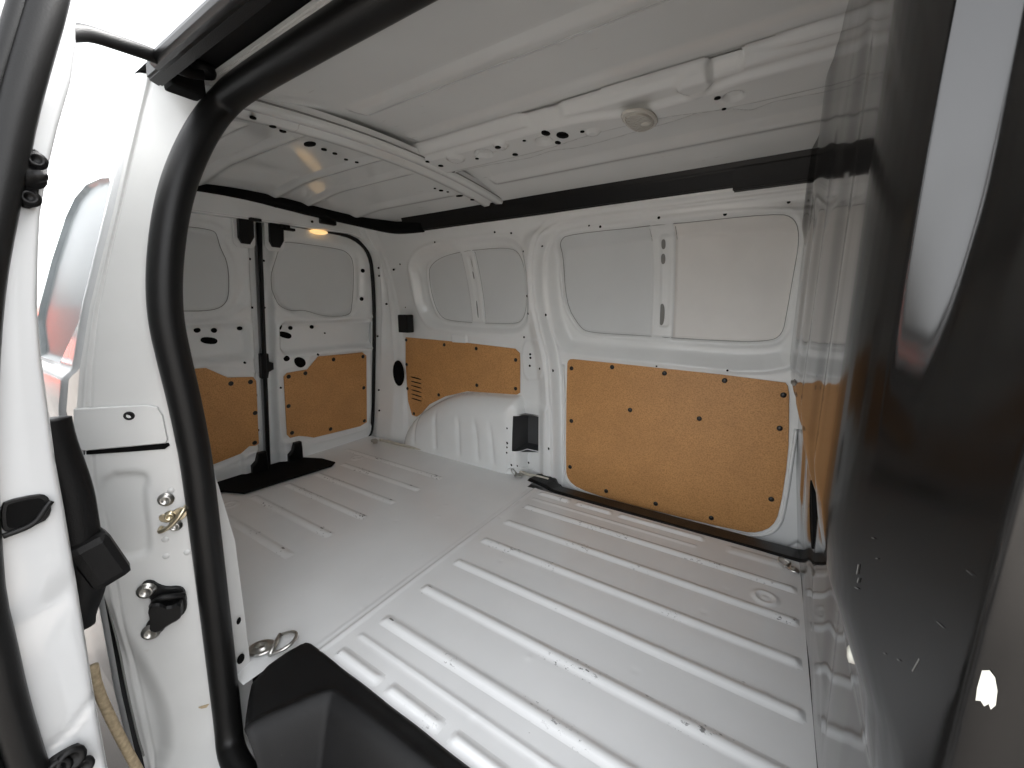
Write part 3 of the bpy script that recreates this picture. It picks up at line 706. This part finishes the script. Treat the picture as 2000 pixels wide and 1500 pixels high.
# lamp: clear rounded lens in a frame
lc = [(-0.363, 1.044), (-0.308, 1.054), (-0.303, 1.136), (-0.359, 1.155)]
lcm = np.mean(np.array(lc), 0); lz = bz(*lcm)-.002; lc = [tuple(lcm+(np.array(q)-lcm)*1.35) for q in lc]
lamp = plate('roof_lamp', lc, lambda u, v: ((u, v, lz+.002), (0, 0, -1)), .006, M['lens'], beam, .003, 2)
lamp_l = [tuple(lcm+(np.array(q)-lcm)*.8) for q in lc]
plate('lamp_lens', lamp_l, lambda u, v: ((u, v, lz-.004), (0, 0, -1)), .004, mat('frosted_lens', (.5, .48, .43), .12, bump=1.0, bump_scale=120), beam, .003, 2)
lathe('lamp_bulb', (lcm[0]+.012, lcm[1]+.012, lz-.007), (0, 0, -1), [(.014, 0), (.012, .002), (.007, .003), (.0001, .0035)], mat('bulb_reflector', (.7, .68, .62), .2), beam, 14)

# black foam rails along the roof edges
rail = part(prism('roof_side_trim', [(1.474, 1.252), (1.482, 1.230), (1.496, 1.205), (1.508, 1.184), (1.56, 1.180), (1.56, 1.27), (1.474, 1.27)], -1.62, .19, M['rubber'], None, .004), 'black trim strip where roof meets the far wall')
part(prism('roof_side_trim', [(1.474, 1.232), (1.488, 1.200), (1.502, 1.172), (1.56, 1.168), (1.56, 1.22)], -.155, .18, M['plastic'], None, .004), 'thicker black trim piece beside the bulkhead')
part(tube('roof_rear_trim', [(-1.50, 1.51, 1.205), (-1.62, 1.495, 1.205), (-1.70, 1.475, 1.212), (-1.80, 1.41, 1.238), (-1.885, 1.25, 1.262), (-1.91, 1.0, 1.275), (-1.915, .7, 1.270), (-1.91, .45, 1.24)], .030, M['matblack'], None, ry=.022), 'black trim strip above the rear doors')

# ================================================================ BULKHEAD
def Xb(z): return np.interp(z, [-.1, 0, .28, .46, .52, .58, .64, 1.4], [.152, .148, .112, .100, .088, .064, .054, .046])
def Xk(z): return np.minimum(Xb(z), .100)
fA = np.array((.06, .41)); fD = np.array((.5, -.866))             # line of the near face in plan
gB = fA+.025*fD; gC = gB+.030*np.array((.91, -.40)); gD = gC+.033*np.array((.35, -.94)); gE = fA+.112*fD
grv = np.array(chaikin([gB, gB*.3+gC*.7, gC, gC*.4+gD*.6, gD, gE], 2, False)); gl = np.r_[0, np.cumsum(np.hypot(*np.diff(grv, axis=0).T))]; gl /= gl[-1]
Zs = np.arange(-.06, 1.36, .0065)
S = np.concatenate([np.linspace(0, .42, 90), np.linspace(.425, 1, 200)])
PB = np.zeros((len(S), len(Zs), 3))
for j, z in enumerate(Zs):
    xb, xk = float(Xb(z)), float(Xk(z)); tk = (xk-.06)/.5
    c0 = fA+tk*fD; ca = c0+np.array((0, .03)); t1 = max(.025, tk+.03); cb_ = fA+t1*fD
    pts = [(xb, 1.72), (xb, 1.4), (xb, 1.0), (xb, .7), (xk, c0[1]+.06), tuple(ca)]
    for k in range(1, 9):
        t = k/8; pts.append(tuple(ca*(1-t)**2+2*c0*t*(1-t)+cb_*t*t))
    wg = float(ss(.70, .90, z))
    for k in range(1, 25):
        t = k/24; st = cb_*(1-t)+gE*t; gg = np.array((np.interp(t, gl, grv[:, 0]), np.interp(t, gl, grv[:, 1]))); pts.append(tuple(st*(1-wg)+gg*wg))
    pts += [(.120, .309), (.126, .3045), (.136, .298), (.19, .264), (.45, .235)]
    pts = np.array(pts); L = np.r_[0, np.cumsum(np.hypot(*np.diff(pts, axis=0).T))]
    i0 = 5; sp = np.r_[L[:i0+1]/L[i0]*.42, .42+(L[i0+1:]-L[i0])/(L[-1]-L[i0])*.58]
    PB[:, j, 0] = np.interp(S, sp, pts[:, 0]); PB[:, j, 1] = np.interp(S, sp, pts[:, 1]); PB[:, j, 2] = z
# shallow swages across the far part
SS, ZZ = np.meshgrid(S, Zs, indexing='ij')
yy = PB[..., 1]
plane = SS < .40
for yc_, wd_, h_ in ((.62, .05, .005), (.95, .07, .004), (1.28, .06, .004)):
    PB[..., 0] += np.where(plane, h_*gs(yy-yc_, wd_)*ss(.15, .25, ZZ)*(1-ss(1.05, 1.15, ZZ)), 0)
PB[..., 0] -= np.where(plane, .014*gs(yy-1.50, .06)*ss(.98, 1.06, ZZ), 0)
PB[..., 0] -= np.where(plane, .012*gs(yy-1.12, .10)*ss(1.0, 1.08, ZZ), 0)
PB[..., 0] += np.where(plane, .0008*np.sin(yy*17+3*ZZ)*np.sin(ZZ*7+yy*4), 0)
face_ = fmask(SS) > .425
bulk = part(grid_obj('bulkhead', PB, M['black'], None, ~face_), 'glossy black steel bulkhead')
grid_obj('bulkhead_flange', PB, M['satin'], bulk, face_)
# bolts, grab hole, chips
def bpt(y, z, off=0): return Vector((float(Xb(z))-off, y, z))
for c, rr_ in (((0.1, 1.222, 0.505), .0095), ((0.053, 1.782, 0.615), .008), ((0.055, 1.178, 0.637), .009)):
    q = Vector(c); lathe('bolt', (float(Xb(q.z))-.001, q.y, q.z), (-1, 0, 0), [(rr_, -.01), (rr_, .001), (rr_*.6, .0015), (rr_*.6, .006), (.0001, .0065)], M['steel'], bulk, 6)
gh = Vector((0.108, 0.974, 0.398))
lathe('grab_hole', (float(Xb(gh.z))+.001, gh.y, gh.z), (-1, 0, -.12), [(.045, -.01), (.045, .002), (.040, .0025), (.038, .001), (.0001, .001)], M['hole'], bulk, 24, 1, 1.6)
bolt2 = Vector((0.094, 0.417, 0.518)); lathe('bolt', bolt2, (-1, -.1, 0), [(.010, -.01), (.010, .002), (.007, .003), (.007, .009), (.0001, .010)], M['primer'], bulk, 6)
# paint chips and scratches on the near face
fn_ = Vector((-.866, -.5, 0)); fx_ = Vector((.5, -.866, 0))
def chip(c, pts, m=None, th=.0003):
    c = Vector(c)
    return plate('paint_chip', pts, lambda u, v: (c+fn_*.0008+fx_*u+Vector((0, 0, v)), fn_), th, m or M['primer'], bulk, .0001)
fn2 = Vector((-.53, -.848, 0)); fx2 = Vector((.848, -.53, 0)); c2 = Vector((0.123, 0.307, 0.606))
plate('paint_chip', [(-.0035, .010), (-.001, .0125), (.0015, .010), (.0035, .003), (.0042, -.006), (.0030, -.010), (.0018, -.0075), (.0005, -.0105), (-.0012, -.0085), (-.003, -.010), (-.0036, -.002)], lambda u, v: (c2+fn2*.0008+fx2*u+Vector((0, 0, v)), fn2), .0004, M['primer'], bulk, .0001)
grey = mat('grey_scratch', (.10, .10, .095), .6)
for c, d_, l_ in (((0.075, 0.384, 0.617), (0, 1), .008), ((0.076, 0.382, 0.609), (.1, 1), .004), ((0.076, 0.382, 0.602), (1, .2), .003), ((0.079, 0.377, 0.649), (1, 0), .002), ((0.082, 0.372, 0.636), (1, .3), .0015), ((0.111, 0.321, 0.667), (1, -.4), .003), ((0.103, 0.337, 0.585), (.2, 1), .012), ((0.107, 0.329, 0.624), (1, -.2), .004), ((0.097, 0.346, 0.578), (1, 0), .0014), ((0.092, 0.355, 0.573), (1, 0), .0012)):
    dx, dz = np.array(d_)/np.hypot(*d_)*l_/2; w_ = .0004
    chip(c, [(-dx-w_, -dz), (-dx+w_, -dz-w_), (dx+w_, dz), (dx-w_, dz+w_)], grey, .00025)

# ================================================================ NEAR BODY SIDE: PILLAR, SEAL, OUTER SKIN
YS = np.array([(-.45, .27), (-.116, .27), (.004, .274), (.263, .282), (.52, .289), (.635, .286), (.724, .28), (.79, .277), (.854, .282), (.926, .295), (.999, .314), (1.074, .342), (1.14, .377), (1.198, .417), (1.25, .45)])
YO = np.array([(-.45, .135), (-.11, .135), (.075, .134), (.321, .14), (.518, .139), (.644, .155), (.714, .169), (.818, .196), (.906, .224), (.996, .253), (1.131, .293), (1.223, .319), (1.25, .325)])
YI = np.array([(-.45, .337), (-.06, .337), (.138, .341), (.308, .343), (.444, .328), (.483, .322), (.667, .317), (.856, .311), (1.0, .335), (1.14, .39), (1.25, .46)])
ys = lambda z: np.interp(z, YS[:, 0], YS[:, 1]); yo = lambda z: np.interp(z, YO[:, 0], YO[:, 1]); yi = lambda z: np.interp(z, YI[:, 0], YI[:, 1])
Zs = np.arange(-.45, 1.235, .006)
s_ = np.concatenate([np.linspace(-.6, 0, 14)[:-1], np.linspace(0, 1, 60)])
SS, ZZ = np.meshgrid(s_, Zs, indexing='ij')
ysz, yoz, yiz = ys(ZZ), yo(ZZ), yi(ZZ)
PX = np.where(SS >= 0, -.93-.07*SS, -.93-.025*(-SS/.6)); PY = np.where(SS >= 0, ysz+(yoz-ysz)*SS, ysz+(yiz-ysz)*(-SS/.6))
# relief, pushed along the jamb normal (+x,-y)
D = np.zeros_like(SS)
a, b = (0.913, 0.516), (0.492, 0.499)
rec = sdf(chaikin([(0.954, 0.48), (0.826, 0.478), (0.473, 0.51), (-0.177, 0.501) if False else (0.479, 0.51), (0.536, 0.361), (0.584, 0.345), (0.826, 0.349), (0.93, 0.359)], 1), SS*.15, ZZ) if False else sdf(chaikin([(q[0]*.15, q[1]) for q in ((0.883, 0.522), (0.473, 0.514), (0.451, 0.494), (0.51, 0.472), (0.523, 0.364), (0.597, 0.346), (0.812, 0.348), (0.93, 0.363))], 2), SS*.15, ZZ)
D -= .010*ss(-.006, .008, -rec)
fold = [(q[0]*.15, q[1]) for q in ((0.979, 0.28), (0.903, 0.202), (0.764, 0.128), (0.653, 0.034), (0.628, -0.038), (0.696, -0.138))]
fold = fold+[(.25, -.3), (.25, .42)]
fd = sdf(chaikin(fold, 2), SS*.15, ZZ)
D -= .022*ss(-.012, .030, -fd)
rnd = ss(.90, 1.0, SS); D -= .0*rnd
D += .003*gs(SS-.93, .02)-.004*gs(SS-.89, .012)
PX = PX+D*.85; PY = PY-D*.5
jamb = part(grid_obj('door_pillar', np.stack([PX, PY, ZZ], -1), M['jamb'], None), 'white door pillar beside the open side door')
def jp(c, off=0):
    s, z = c; i = int(np.argmin(abs(s_-s))); j = int(np.argmin(abs(Zs-z)))
    return Vector((PX[i, j]+off*.85, PY[i, j]-off*.5, Zs[j]+(z-Zs[j])))
jn = Vector((.86, -.5, 0)).normalized(); jx = Vector((-.5, -.86, 0)).normalized()   # jx: from seal outwards
jfl = lambda c0, off=0: (lambda u, v: (c0+jx*u+Vector((0, 0, v)), jn))
# outer skin running rearwards
XO = np.concatenate([-1.0-np.linspace(0, .02, 6), np.arange(-1.024, -2.22, -.006)])
UO, VO = np.meshgrid(XO, Zs, indexing='ij')
rcp = chaikin([(-1.022, .716), (-1.022, 1.03), (-1.05, 1.055), (-1.26, 1.065), (-1.36, .99), (-1.375, .716)], 1)
in_r = snap(UO, VO, rcp)
YY = yo(VO)+.0*UO
t_ = np.clip((-1.0-UO)/.02, 0, 1); 
rcs = sdf(rcp, UO, VO)
YY = YY-.006*(1-(1-t_)**2)+.008*ss(0, .006, -rcs)
YY += .004*gs(VO-.712, .006)*0
YY -= .010*ss(.66, .72, VO)*0+.012*(1-ss(.695, .715, VO))*ss(.50, .60, VO)
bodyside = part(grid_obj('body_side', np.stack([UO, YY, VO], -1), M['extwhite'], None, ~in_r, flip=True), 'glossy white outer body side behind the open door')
grid_obj('window_blank', np.stack([UO, YY, VO], -1), mat('outer_blank_paint', (.34, .37, .38), .3, spec=.3), bodyside, in_r, flip=True)
# cap over the rail end
capo = [(1.011, 0.646), (0.949, 0.646), (0.371, 0.642), (0.272, 0.636), (0.233, 0.619), (0.223, 0.572), (0.244, 0.565), (0.942, 0.571), (1.009, 0.575)]
def jsurf(off):
    return lambda u, v: (jp((u, v), off), jn)
cap = plate('rail_end_cap', capo, lambda u, v: (Vector((-.93-.07*u, float(ys(v)+(yo(v)-ys(v))*u), v))+jn*.001, jn), .006, M['jamb'], jamb, .002)
sc_c = (0.533, 0.625); qv = Vector((-.93-.07*sc_c[0], float(ys(sc_c[1])+(yo(sc_c[1])-ys(sc_c[1]))*sc_c[0]), sc_c[1]))+jn*.007
lathe('screw', qv, jn, [(.008, 0), (.008, .0015), (.005, .002), (.004, .0005), (.0001, .0005)], M['plastic'], jamb, 14)
slot_pts = [(0.948, 0.57), (0.559, 0.566), (0.223, 0.564), (0.215, 0.559), (0.264, 0.553), (0.562, 0.557), (0.949, 0.563)]
plate('rail_slot', slot_pts, lambda u, v: (Vector((-.93-.07*u, float(ys(v)+(yo(v)-ys(v))*u), v))+jn*.0005, jn), .002, M['hole'], jamb, .0005)
def jq(c, off=.001):
    s, z = c; return jp(c)+jn*off
bolt(jq((0.319, 0.453)), jn, jamb, .0105)
# striker: plate, two bolts and a bent loop
st0 = jq((0.294, 0.413))
plate('striker', [(.020, .012), (.020, -.004), (-.004, -.010), (-.022, -.004), (-.026, .016), (-.012, .020), (.004, .010)], jfl(st0), .003, M['brass'], jamb, .0008, 2)
tube('striker_loop', [st0+jx*.018+Vector((0, 0, -.014))+jn*.004, st0+jx*.018+Vector((0, 0, -.016))+jn*.022, st0+jx*(-.004)+Vector((0, 0, -.006))+jn*.022, st0+jx*(-.024)+Vector((0, 0, .020))+jn*.020, st0+jx*(-.026)+Vector((0, 0, .022))+jn*.002], .0042, M['brass'], jamb, sub=2)
bolt(jq((0.271, 0.396)), jn, jamb, .009); bolt(jq((0.308, 0.418)), jn, jamb, .0085, M['brass'])
# roller guide: black casting with two zinc bolts
gd0 = jq((0.453, 0.228))
def hh(x, y): # offset in the photo's crop -> metres on the jamb
    c = (0.453, 0.228); return None
gpts = [(0.674, 0.288), (0.627, 0.298), (0.557, 0.295), (0.498, 0.281), (0.427, 0.272), (0.322, 0.268), (0.271, 0.258), (0.26, 0.24), (0.269, 0.216), (0.309, 0.204), (0.406, 0.2), (0.475, 0.193), (0.535, 0.182), (0.605, 0.178), (0.669, 0.186), (0.685, 0.199), (0.653, 0.212), (0.591, 0.217), (0.58, 0.231), (0.583, 0.246), (0.592, 0.262), (0.657, 0.269)]
fn = lambda u, v: (Vector((-.93-.07*u, float(ys(v)+(yo(v)-ys(v))*u), v))+jn*.001, jn)
guide = plate('roller_guide', gpts, fn, .008, M['plastic'], jamb, .002, 1)
gp2 = [(0.591, 0.253), (0.522, 0.26), (0.466, 0.256), (0.4, 0.243), (0.283, 0.248), (0.284, 0.22), (0.317, 0.21), (0.428, 0.205), (0.531, 0.195), (0.603, 0.205), (0.58, 0.231)]
plate('guide_block', gp2, fn, .030, M['plastic'], jamb, .004, 1)
bolt(jq((0.603, 0.28), .009), jn, jamb, .0125); bolt(jq((0.621, 0.191), .009), jn, jamb, .0125)
c_ = jq((0.452, 0.256), .010)
tube('guide_rib', [c_+jx*.02+Vector((0, 0, -.012)), c_+jx*.008+Vector((0, 0, .008))+jn*.01, c_-jx*.012+Vector((0, 0, .004))+jn*.01, c_-jx*.03+Vector((0, 0, -.006))], .006, M['plastic'], jamb)
# torn sealant and chipped paint low on the pillar
for pts_ in ([(0.173, 0.012) if False else (0.297, -0.023), (0.181, -0.025), (0.209, -0.031), (0.267, -0.029)], [(0.144, -0.027), (0.122, -0.028), (0.121, -0.071), (0.14, -0.084), (0.147, -0.05)]):
    plate('chipped_sealant', pts_, fn, .0018, M['tan'], jamb, .0004)
# dimples (welds)
for c in ((0.274, 0.469), (0.385, 0.371), (0.403, 0.336), (0.201, 0.333)):
    lathe('weld_spot', jq(c, 0), jn, [(.006, 0), (.005, .0012), (.0001, .0018)], M['jamb'], jamb, 12)
# holes in the inner flange
for c, rx, ry_ in (((-0.945, 0.323, 0.126), .004, 2.0), ((-0.945, 0.316, 0.032), .007, 1.7), ((-0.938, 0.295, 0.087), .005, 1.8)):
    lathe('flange_hole', Vector(c)+Vector((.004, 0, 0)), (1, -.3, 0), [(rx, 0), (rx, .002), (.0001, .0022)], M['hole'], jamb, 12, 1, ry_, rot=-.3)
# dark seam down the pillar edge, lower brown gap
tube('seam_line', [jq(c, .0005) for c in ((0.927, 0.497), (0.983, 0.419), (1.013, 0.337), (1.022, 0.243), (1.015, 0.161), (1.014, 0.076), (1.038, 0.011), (1.027, -0.06), (0.985, -0.107))], .0018, M['seam'], jamb, seg=6)

# door aperture seal: one thick rubber bead all round
sp = [(-.93, float(ys(z)), z) for z in (-.13, -.09, 0, .2, .4, .52, .60, .66, .72, .79, .854, .926, .999, 1.06)]
sp += [(-.93, .368, 1.124), (-.93, .396, 1.170), (-.918, .414, 1.196), (-.885, .419, 1.207), (-.80, .420, 1.211), (-.6, .420, 1.211), (-.3, .42, 1.209), (0, .42, 1.20), (.16, .40, 1.19)]
sp = [(.2, .25, -.135), (-.3, .25, -.135), (-.7, .25, -.135), (-.86, .255, -.135), (-.912, .262, -.13)] + sp[1:]
part(tube('door_seal', [Vector(p)+Vector((.008, -.002, 0)) for p in sp], .0255, M['rubber'], None, seg=16), 'thick black rubber seal round the side door opening')

# upper door track: dark channel under the gutter
part(prism('door_track', [(.300, 1.190), (.318, 1.184), (.330, 1.20), (.345, 1.226), (.394, 1.230), (.394, 1.250), (.320, 1.240), (.302, 1.215)], -.92, .9, M['plastic'], None, .003), 'black upper track of the sliding door')
part(tube('gutter_bead', [(-.86, .298, 1.197), (-.3, .298, 1.197), (.9, .298, 1.197)], .012, M['rubber'], None, sub=0), 'black bead along the gutter')
part(prism('track_flange', [(.394, 1.224), (.416, 1.222), (.43, 1.25), (.394, 1.262)], -.93, .9, M['jamb'], None, .003))
part(box('track_end_pocket', (-.922, .355, 1.212), (.044, .05, .044), M['hole'], None, .006))

# ================================================================ OPEN SLIDING DOOR (slid back, seen edge on)
DR = np.array([(-.40, .06), (-.2, .066), (.13, .075), (.266, .079), (.375, .084), (.47, .088), (.546, .091), (.619, .093), (.688, .097), (.754, .101), (.819, .107), (.881, .117), (.931, .126), (.988, .141), (1.04, .157), (1.099, .177), (1.144, .188), (1.20, .196), (1.26, .205)])
DS = np.array([(-.40, .015), (.202, .022), (.307, .020), (.399, .023), (.473, .024), (.65, .045), (.76, .064), (.843, .081), (.921, .102), (.983, .122), (1.065, .148), (1.13, .171), (1.197, .193), (1.26, .210)])
dr = lambda z: np.interp(z, DR[:, 0], DR[:, 1]); ds = lambda z: np.interp(z, DS[:, 0], DS[:, 1])
Zs = np.arange(-.40, 1.25, .008); DX = -.78
s_ = np.linspace(0, 1, 36); SS, ZZ = np.meshgrid(s_, Zs, indexing='ij')
kx = [0, .30, .34, .60, .66, .72, 1.0]
Q = np.zeros((len(s_), len(Zs), 3))
for j, z in enumerate(Zs):
    a, b = float(ds(z)), float(dr(z)); b = max(b, a+.006) if z < 1.15 else b
    pts = np.array([(DX-.95, a-.085), (DX-.012, a-.075), (DX, a-.065), (DX, a-.02), (DX, (a+b)/2), (DX-.001, b-.004), (DX-.006, b), (DX-.05, b+.002), (DX-.055, b-.02), (DX-.95, b-.02)])
    s = np.array([0, .12, .16, .30, .5, .68, .74, .84, .88, 1.0])
    Q[:, j, 0] = np.interp(s_, s, pts[:, 0]); Q[:, j, 1] = np.interp(s_, s, pts[:, 1]); Q[:, j, 2] = z
Q[..., 0] -= .004*gs(ZZ-.23-.12*(SS-.5), .006)*((SS > .25) & (SS < .72))+.003*gs(ZZ-.42-.1*(SS-.5), .02)*((SS > .25) & (SS < .72))
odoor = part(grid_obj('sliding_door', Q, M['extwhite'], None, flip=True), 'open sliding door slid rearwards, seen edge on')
tube('door_edge_seal', [(DX+.008, float(ds(z))-.014-.006*float(ss(.9, 1.1, z)), z) for z in np.linspace(-.38, 1.24, 26)], .017, M['rubber'], odoor, sub=1, ry=.016)
tube('door_inner_seal', [(DX+.004, float(ds(z))-.038, z) for z in np.linspace(-.38, 1.24, 26)], .010, M['rubber'], odoor, sub=1, ry=.012)
# latch opening
fd_ = lambda u, v: (Vector((DX+.0005, u, v)), Vector((1, 0, 0)))
def dq(p): return (p[1], p[2])
lo_ = [dq(q) for q in ((-0.78, 0.04, 0.576), (-0.78, 0.044, 0.583), (-0.78, 0.071, 0.581), (-0.78, 0.078, 0.576), (-0.78, 0.08, 0.565), (-0.78, 0.078, 0.551), (-0.78, 0.07, 0.541), (-0.78, 0.043, 0.541), (-0.78, 0.037, 0.546), (-0.78, 0.037, 0.555))]
lt = plate('latch_plate', lo_, fd_, .004, M['plastic'], odoor, .001, 1)
li = [tuple(np.mean(np.array(lo_), 0)+(np.array(q)-np.mean(np.array(lo_), 0))*.8) for q in lo_]
plate('latch_hole', li, fd_, .0048, M['hole'], odoor, .0004, 1)
lc_ = Vector((-0.774, 0.058, 0.552)); tube('latch_claw', [lc_+Vector((0, -.022, -.012)), lc_+Vector((.003, .004, -.008)), lc_+Vector((.003, .016, .010)), lc_+Vector((0, .022, .016))], .0035, M['plastic'], odoor)
# guide pin on its plate
pp_ = [dq(q) for q in ((-0.78, 0.128, 1.005), (-0.78, 0.133, 1.007), (-0.78, 0.137, 0.998), (-0.78, 0.134, 0.984), (-0.78, 0.125, 0.947), (-0.78, 0.12, 0.936), (-0.78, 0.109, 0.937), (-0.78, 0.113, 0.95))]
plate('guide_pin_plate', pp_, fd_, .006, M['plastic'], odoor, .002, 1)
pc = Vector((-0.774, 0.123, 0.972))
lathe('guide_pin', pc, (1, .25, 0), [(.013, 0), (.013, .004), (.0075, .006), (.0065, .022), (.003, .030), (.0001, .031)], M['plastic'], odoor, 16)
for c in ((-0.774, 0.13, 0.993), (-0.774, 0.118, 0.948)): bolt(Vector(c), (1, 0, 0), odoor, .0085, M['plastic'])
# lower roller bracket
bp_ = [dq(q) for q in ((-0.78, 0.021, 0.204), (-0.78, 0.032, 0.207), (-0.78, 0.052, 0.204), (-0.78, 0.055, 0.198), (-0.78, 0.054, 0.172), (-0.78, 0.055, 0.147), (-0.78, 0.021, 0.175))]
plate('lower_bracket', bp_, fd_, .010, M['plastic'], odoor, .002, 1)
for c, r in (((-0.768, 0.042, 0.195), .016), ((-0.768, 0.03, 0.193), .014), ((-0.768, 0.051, 0.172), .012)):
    lathe('bracket_roller', Vector(c), (1, 0, .2), [(r, 0), (r, .006), (r*.7, .010), (r*.5, .004), (.0001, .004)], M['plastic'], odoor, 18)
# inner trim bulging behind the door edge, with its rubber buffer
tz = np.arange(.33, .67, .01)
tr = [(-.86, float(dr(z))-.0+.020*float(ss(.33, .40, z))*float(1-.6*ss(.52, .67, z)), z) for z in tz]
tube('inner_trim', tr, .024, M['plastic'], odoor, seg=14, sub=1, ry=.016)
bq = Vector((-0.86, 0.13, 0.429))
box('rubber_buffer', bq+Vector((0, -.008, 0)), (.05, .05, .085), M['plastic'], odoor, .012, Matrix.Rotation(.25, 3, 'X'))
# foam strip and dark gap low between door and pillar
tube('foam_strip', [(-0.9, 0.096, 0.227), (-0.9, 0.095, 0.182), (-0.9, 0.103, 0.104), (-0.9, 0.11, 0.051), (-0.9, 0.119, -0.014), (-0.9, 0.129, -0.08)], .007, M['tan'], odoor, sub=1)
# upper roller arm from door to track
am = [Vector(q) for q in ((-0.79, 0.182, 1.158), (-0.8, 0.193, 1.167), (-0.81, 0.209, 1.178), (-0.83, 0.246, 1.189), (-0.84, 0.288, 1.196), (-0.85, 0.309, 1.198), (-0.87, 0.34, 1.205), (-0.88, 0.367, 1.216))]
tube('roller_arm', am, .010, M['plastic'], odoor, sub=2, ry=.006)
lathe('arm_roller', am[-1]+Vector((.005, 0, -.004)), (0, 0, 1), [(.018, 0), (.020, .006), (.018, .014), (.0001, .015)], M['plastic'], odoor, 18)

# ================================================================ OUTER SHELL (closes the bay to the daylight)
sh = []
shell_prof = [(.318, 1.235), (.34, 1.30), (.42, 1.36), (.70, 1.40), (1.22, 1.40), (1.50, 1.36), (1.60, 1.28), (1.70, 1.0), (1.79, .72), (1.81, .3), (1.80, -.40)]
V_ = []; F_ = []
for x in (-2.24, .9):
    V_ += [(x, y, z) for y, z in shell_prof]
L = len(shell_prof)
for k in range(L-1): F_.append((k, k+1, L+k+1, L+k))
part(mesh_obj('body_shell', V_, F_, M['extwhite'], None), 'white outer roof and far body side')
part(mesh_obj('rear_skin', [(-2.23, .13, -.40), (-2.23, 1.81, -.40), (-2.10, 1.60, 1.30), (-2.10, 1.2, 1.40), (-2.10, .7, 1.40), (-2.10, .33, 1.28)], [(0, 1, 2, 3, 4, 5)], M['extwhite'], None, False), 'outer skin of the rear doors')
part(mesh_obj('underbody', [(-2.23, .14, -.38), (.9, .14, -.38), (.9, 1.81, -.38), (-2.23, 1.81, -.38)], [(0, 1, 2, 3)], M['plastic'], None, False))
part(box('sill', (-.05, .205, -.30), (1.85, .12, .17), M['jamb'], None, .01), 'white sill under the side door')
part(mesh_obj('cab_partition_skin', [(.30, .30, -.4), (.30, 1.8, -.4), (.30, 1.62, 1.30), (.30, 1.2, 1.40), (.30, .7, 1.40), (.30, .31, 1.26)], [(0, 1, 2, 3, 4, 5)], M['matblack'], None, False))
# front pillar and front door skin beyond the opening
XO = np.linspace(.24, .9, 20); Zs = np.arange(-.40, 1.25, .03)
UO, VO = np.meshgrid(XO, Zs, indexing='ij'); YO_ = yo(VO)-.02+.10*(1-ss(.24, .31, UO))
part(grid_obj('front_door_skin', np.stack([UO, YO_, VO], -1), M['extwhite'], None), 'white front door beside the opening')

# ================================================================ SHOP ACROSS THE YARD (seen mirrored in the body side)
shop = empty('shop_building', (-34, -5.2, -.58))
shop['label'] = 'low shop with red front and black sign band, mirrored in the white body side'
shop['category'] = 'building'
def sp_(o): o.parent = shop; o.matrix_parent_inverse = Matrix.Translation((34, 5.2, .58)); return o
red = mat('red_shop_front', (.55, .09, .05), .5, var=.1, var_scale=1)
dark = mat('black_sign_band', (.02, .02, .022), .4)
cream = mat('cream_letters', (.75, .68, .45), .5)
rl = mat('red_letters', (.6, .06, .06), .5)
wallm = mat('grey_shop_wall', (.25, .24, .23), .7)
sp_(box('wall', (-36, -7.6, 1.8), (24, 4, 4.76), wallm, None, .02))
for k in range(8): sp_(box('front_panel', (-46.5+3*k, -5.55, 1.75), (2.94, .12, 4.6), red, None, .02))
sp_(box('sign_band', (-36, -5.5, 4.75), (24, .25, 1.35), dark, None, .02))
sp_(box('roof', (-36, -7.6, 5.6), (24.4, 4.6, .18), wallm, None, .02))
def text(body, x, z, size, m):
    cu = bpy.data.curves.new('lettering', 'FONT'); cu.body = body; cu.size = size; cu.extrude = .02; cu.align_x = 'LEFT'
    o = bpy.data.objects.new('lettering', cu); o.data.materials.append(m)
    o.rotation_euler = (math.pi/2, 0, math.pi); o.location = (x, -5.36, z); C.objects.link(o)
    bpy.context.view_layer.update()
    me = bpy.data.meshes.new_from_object(o.evaluated_get(bpy.context.evaluated_depsgraph_get())); me.transform(o.matrix_world)
    bpy.data.objects.remove(o); n = bpy.data.objects.new('sign_lettering', me); C.objects.link(n); sp_(n)
    return n
text('S', -28.2, 4.35, 1.15, rl); text('PEICS', -29.4, 4.35, 1.15, cream)
for x in (-28, -31.5, -33): sp_(box('roof_post', (x, -6, 6.0), (.08, .08, .8), wallm, None, 0))
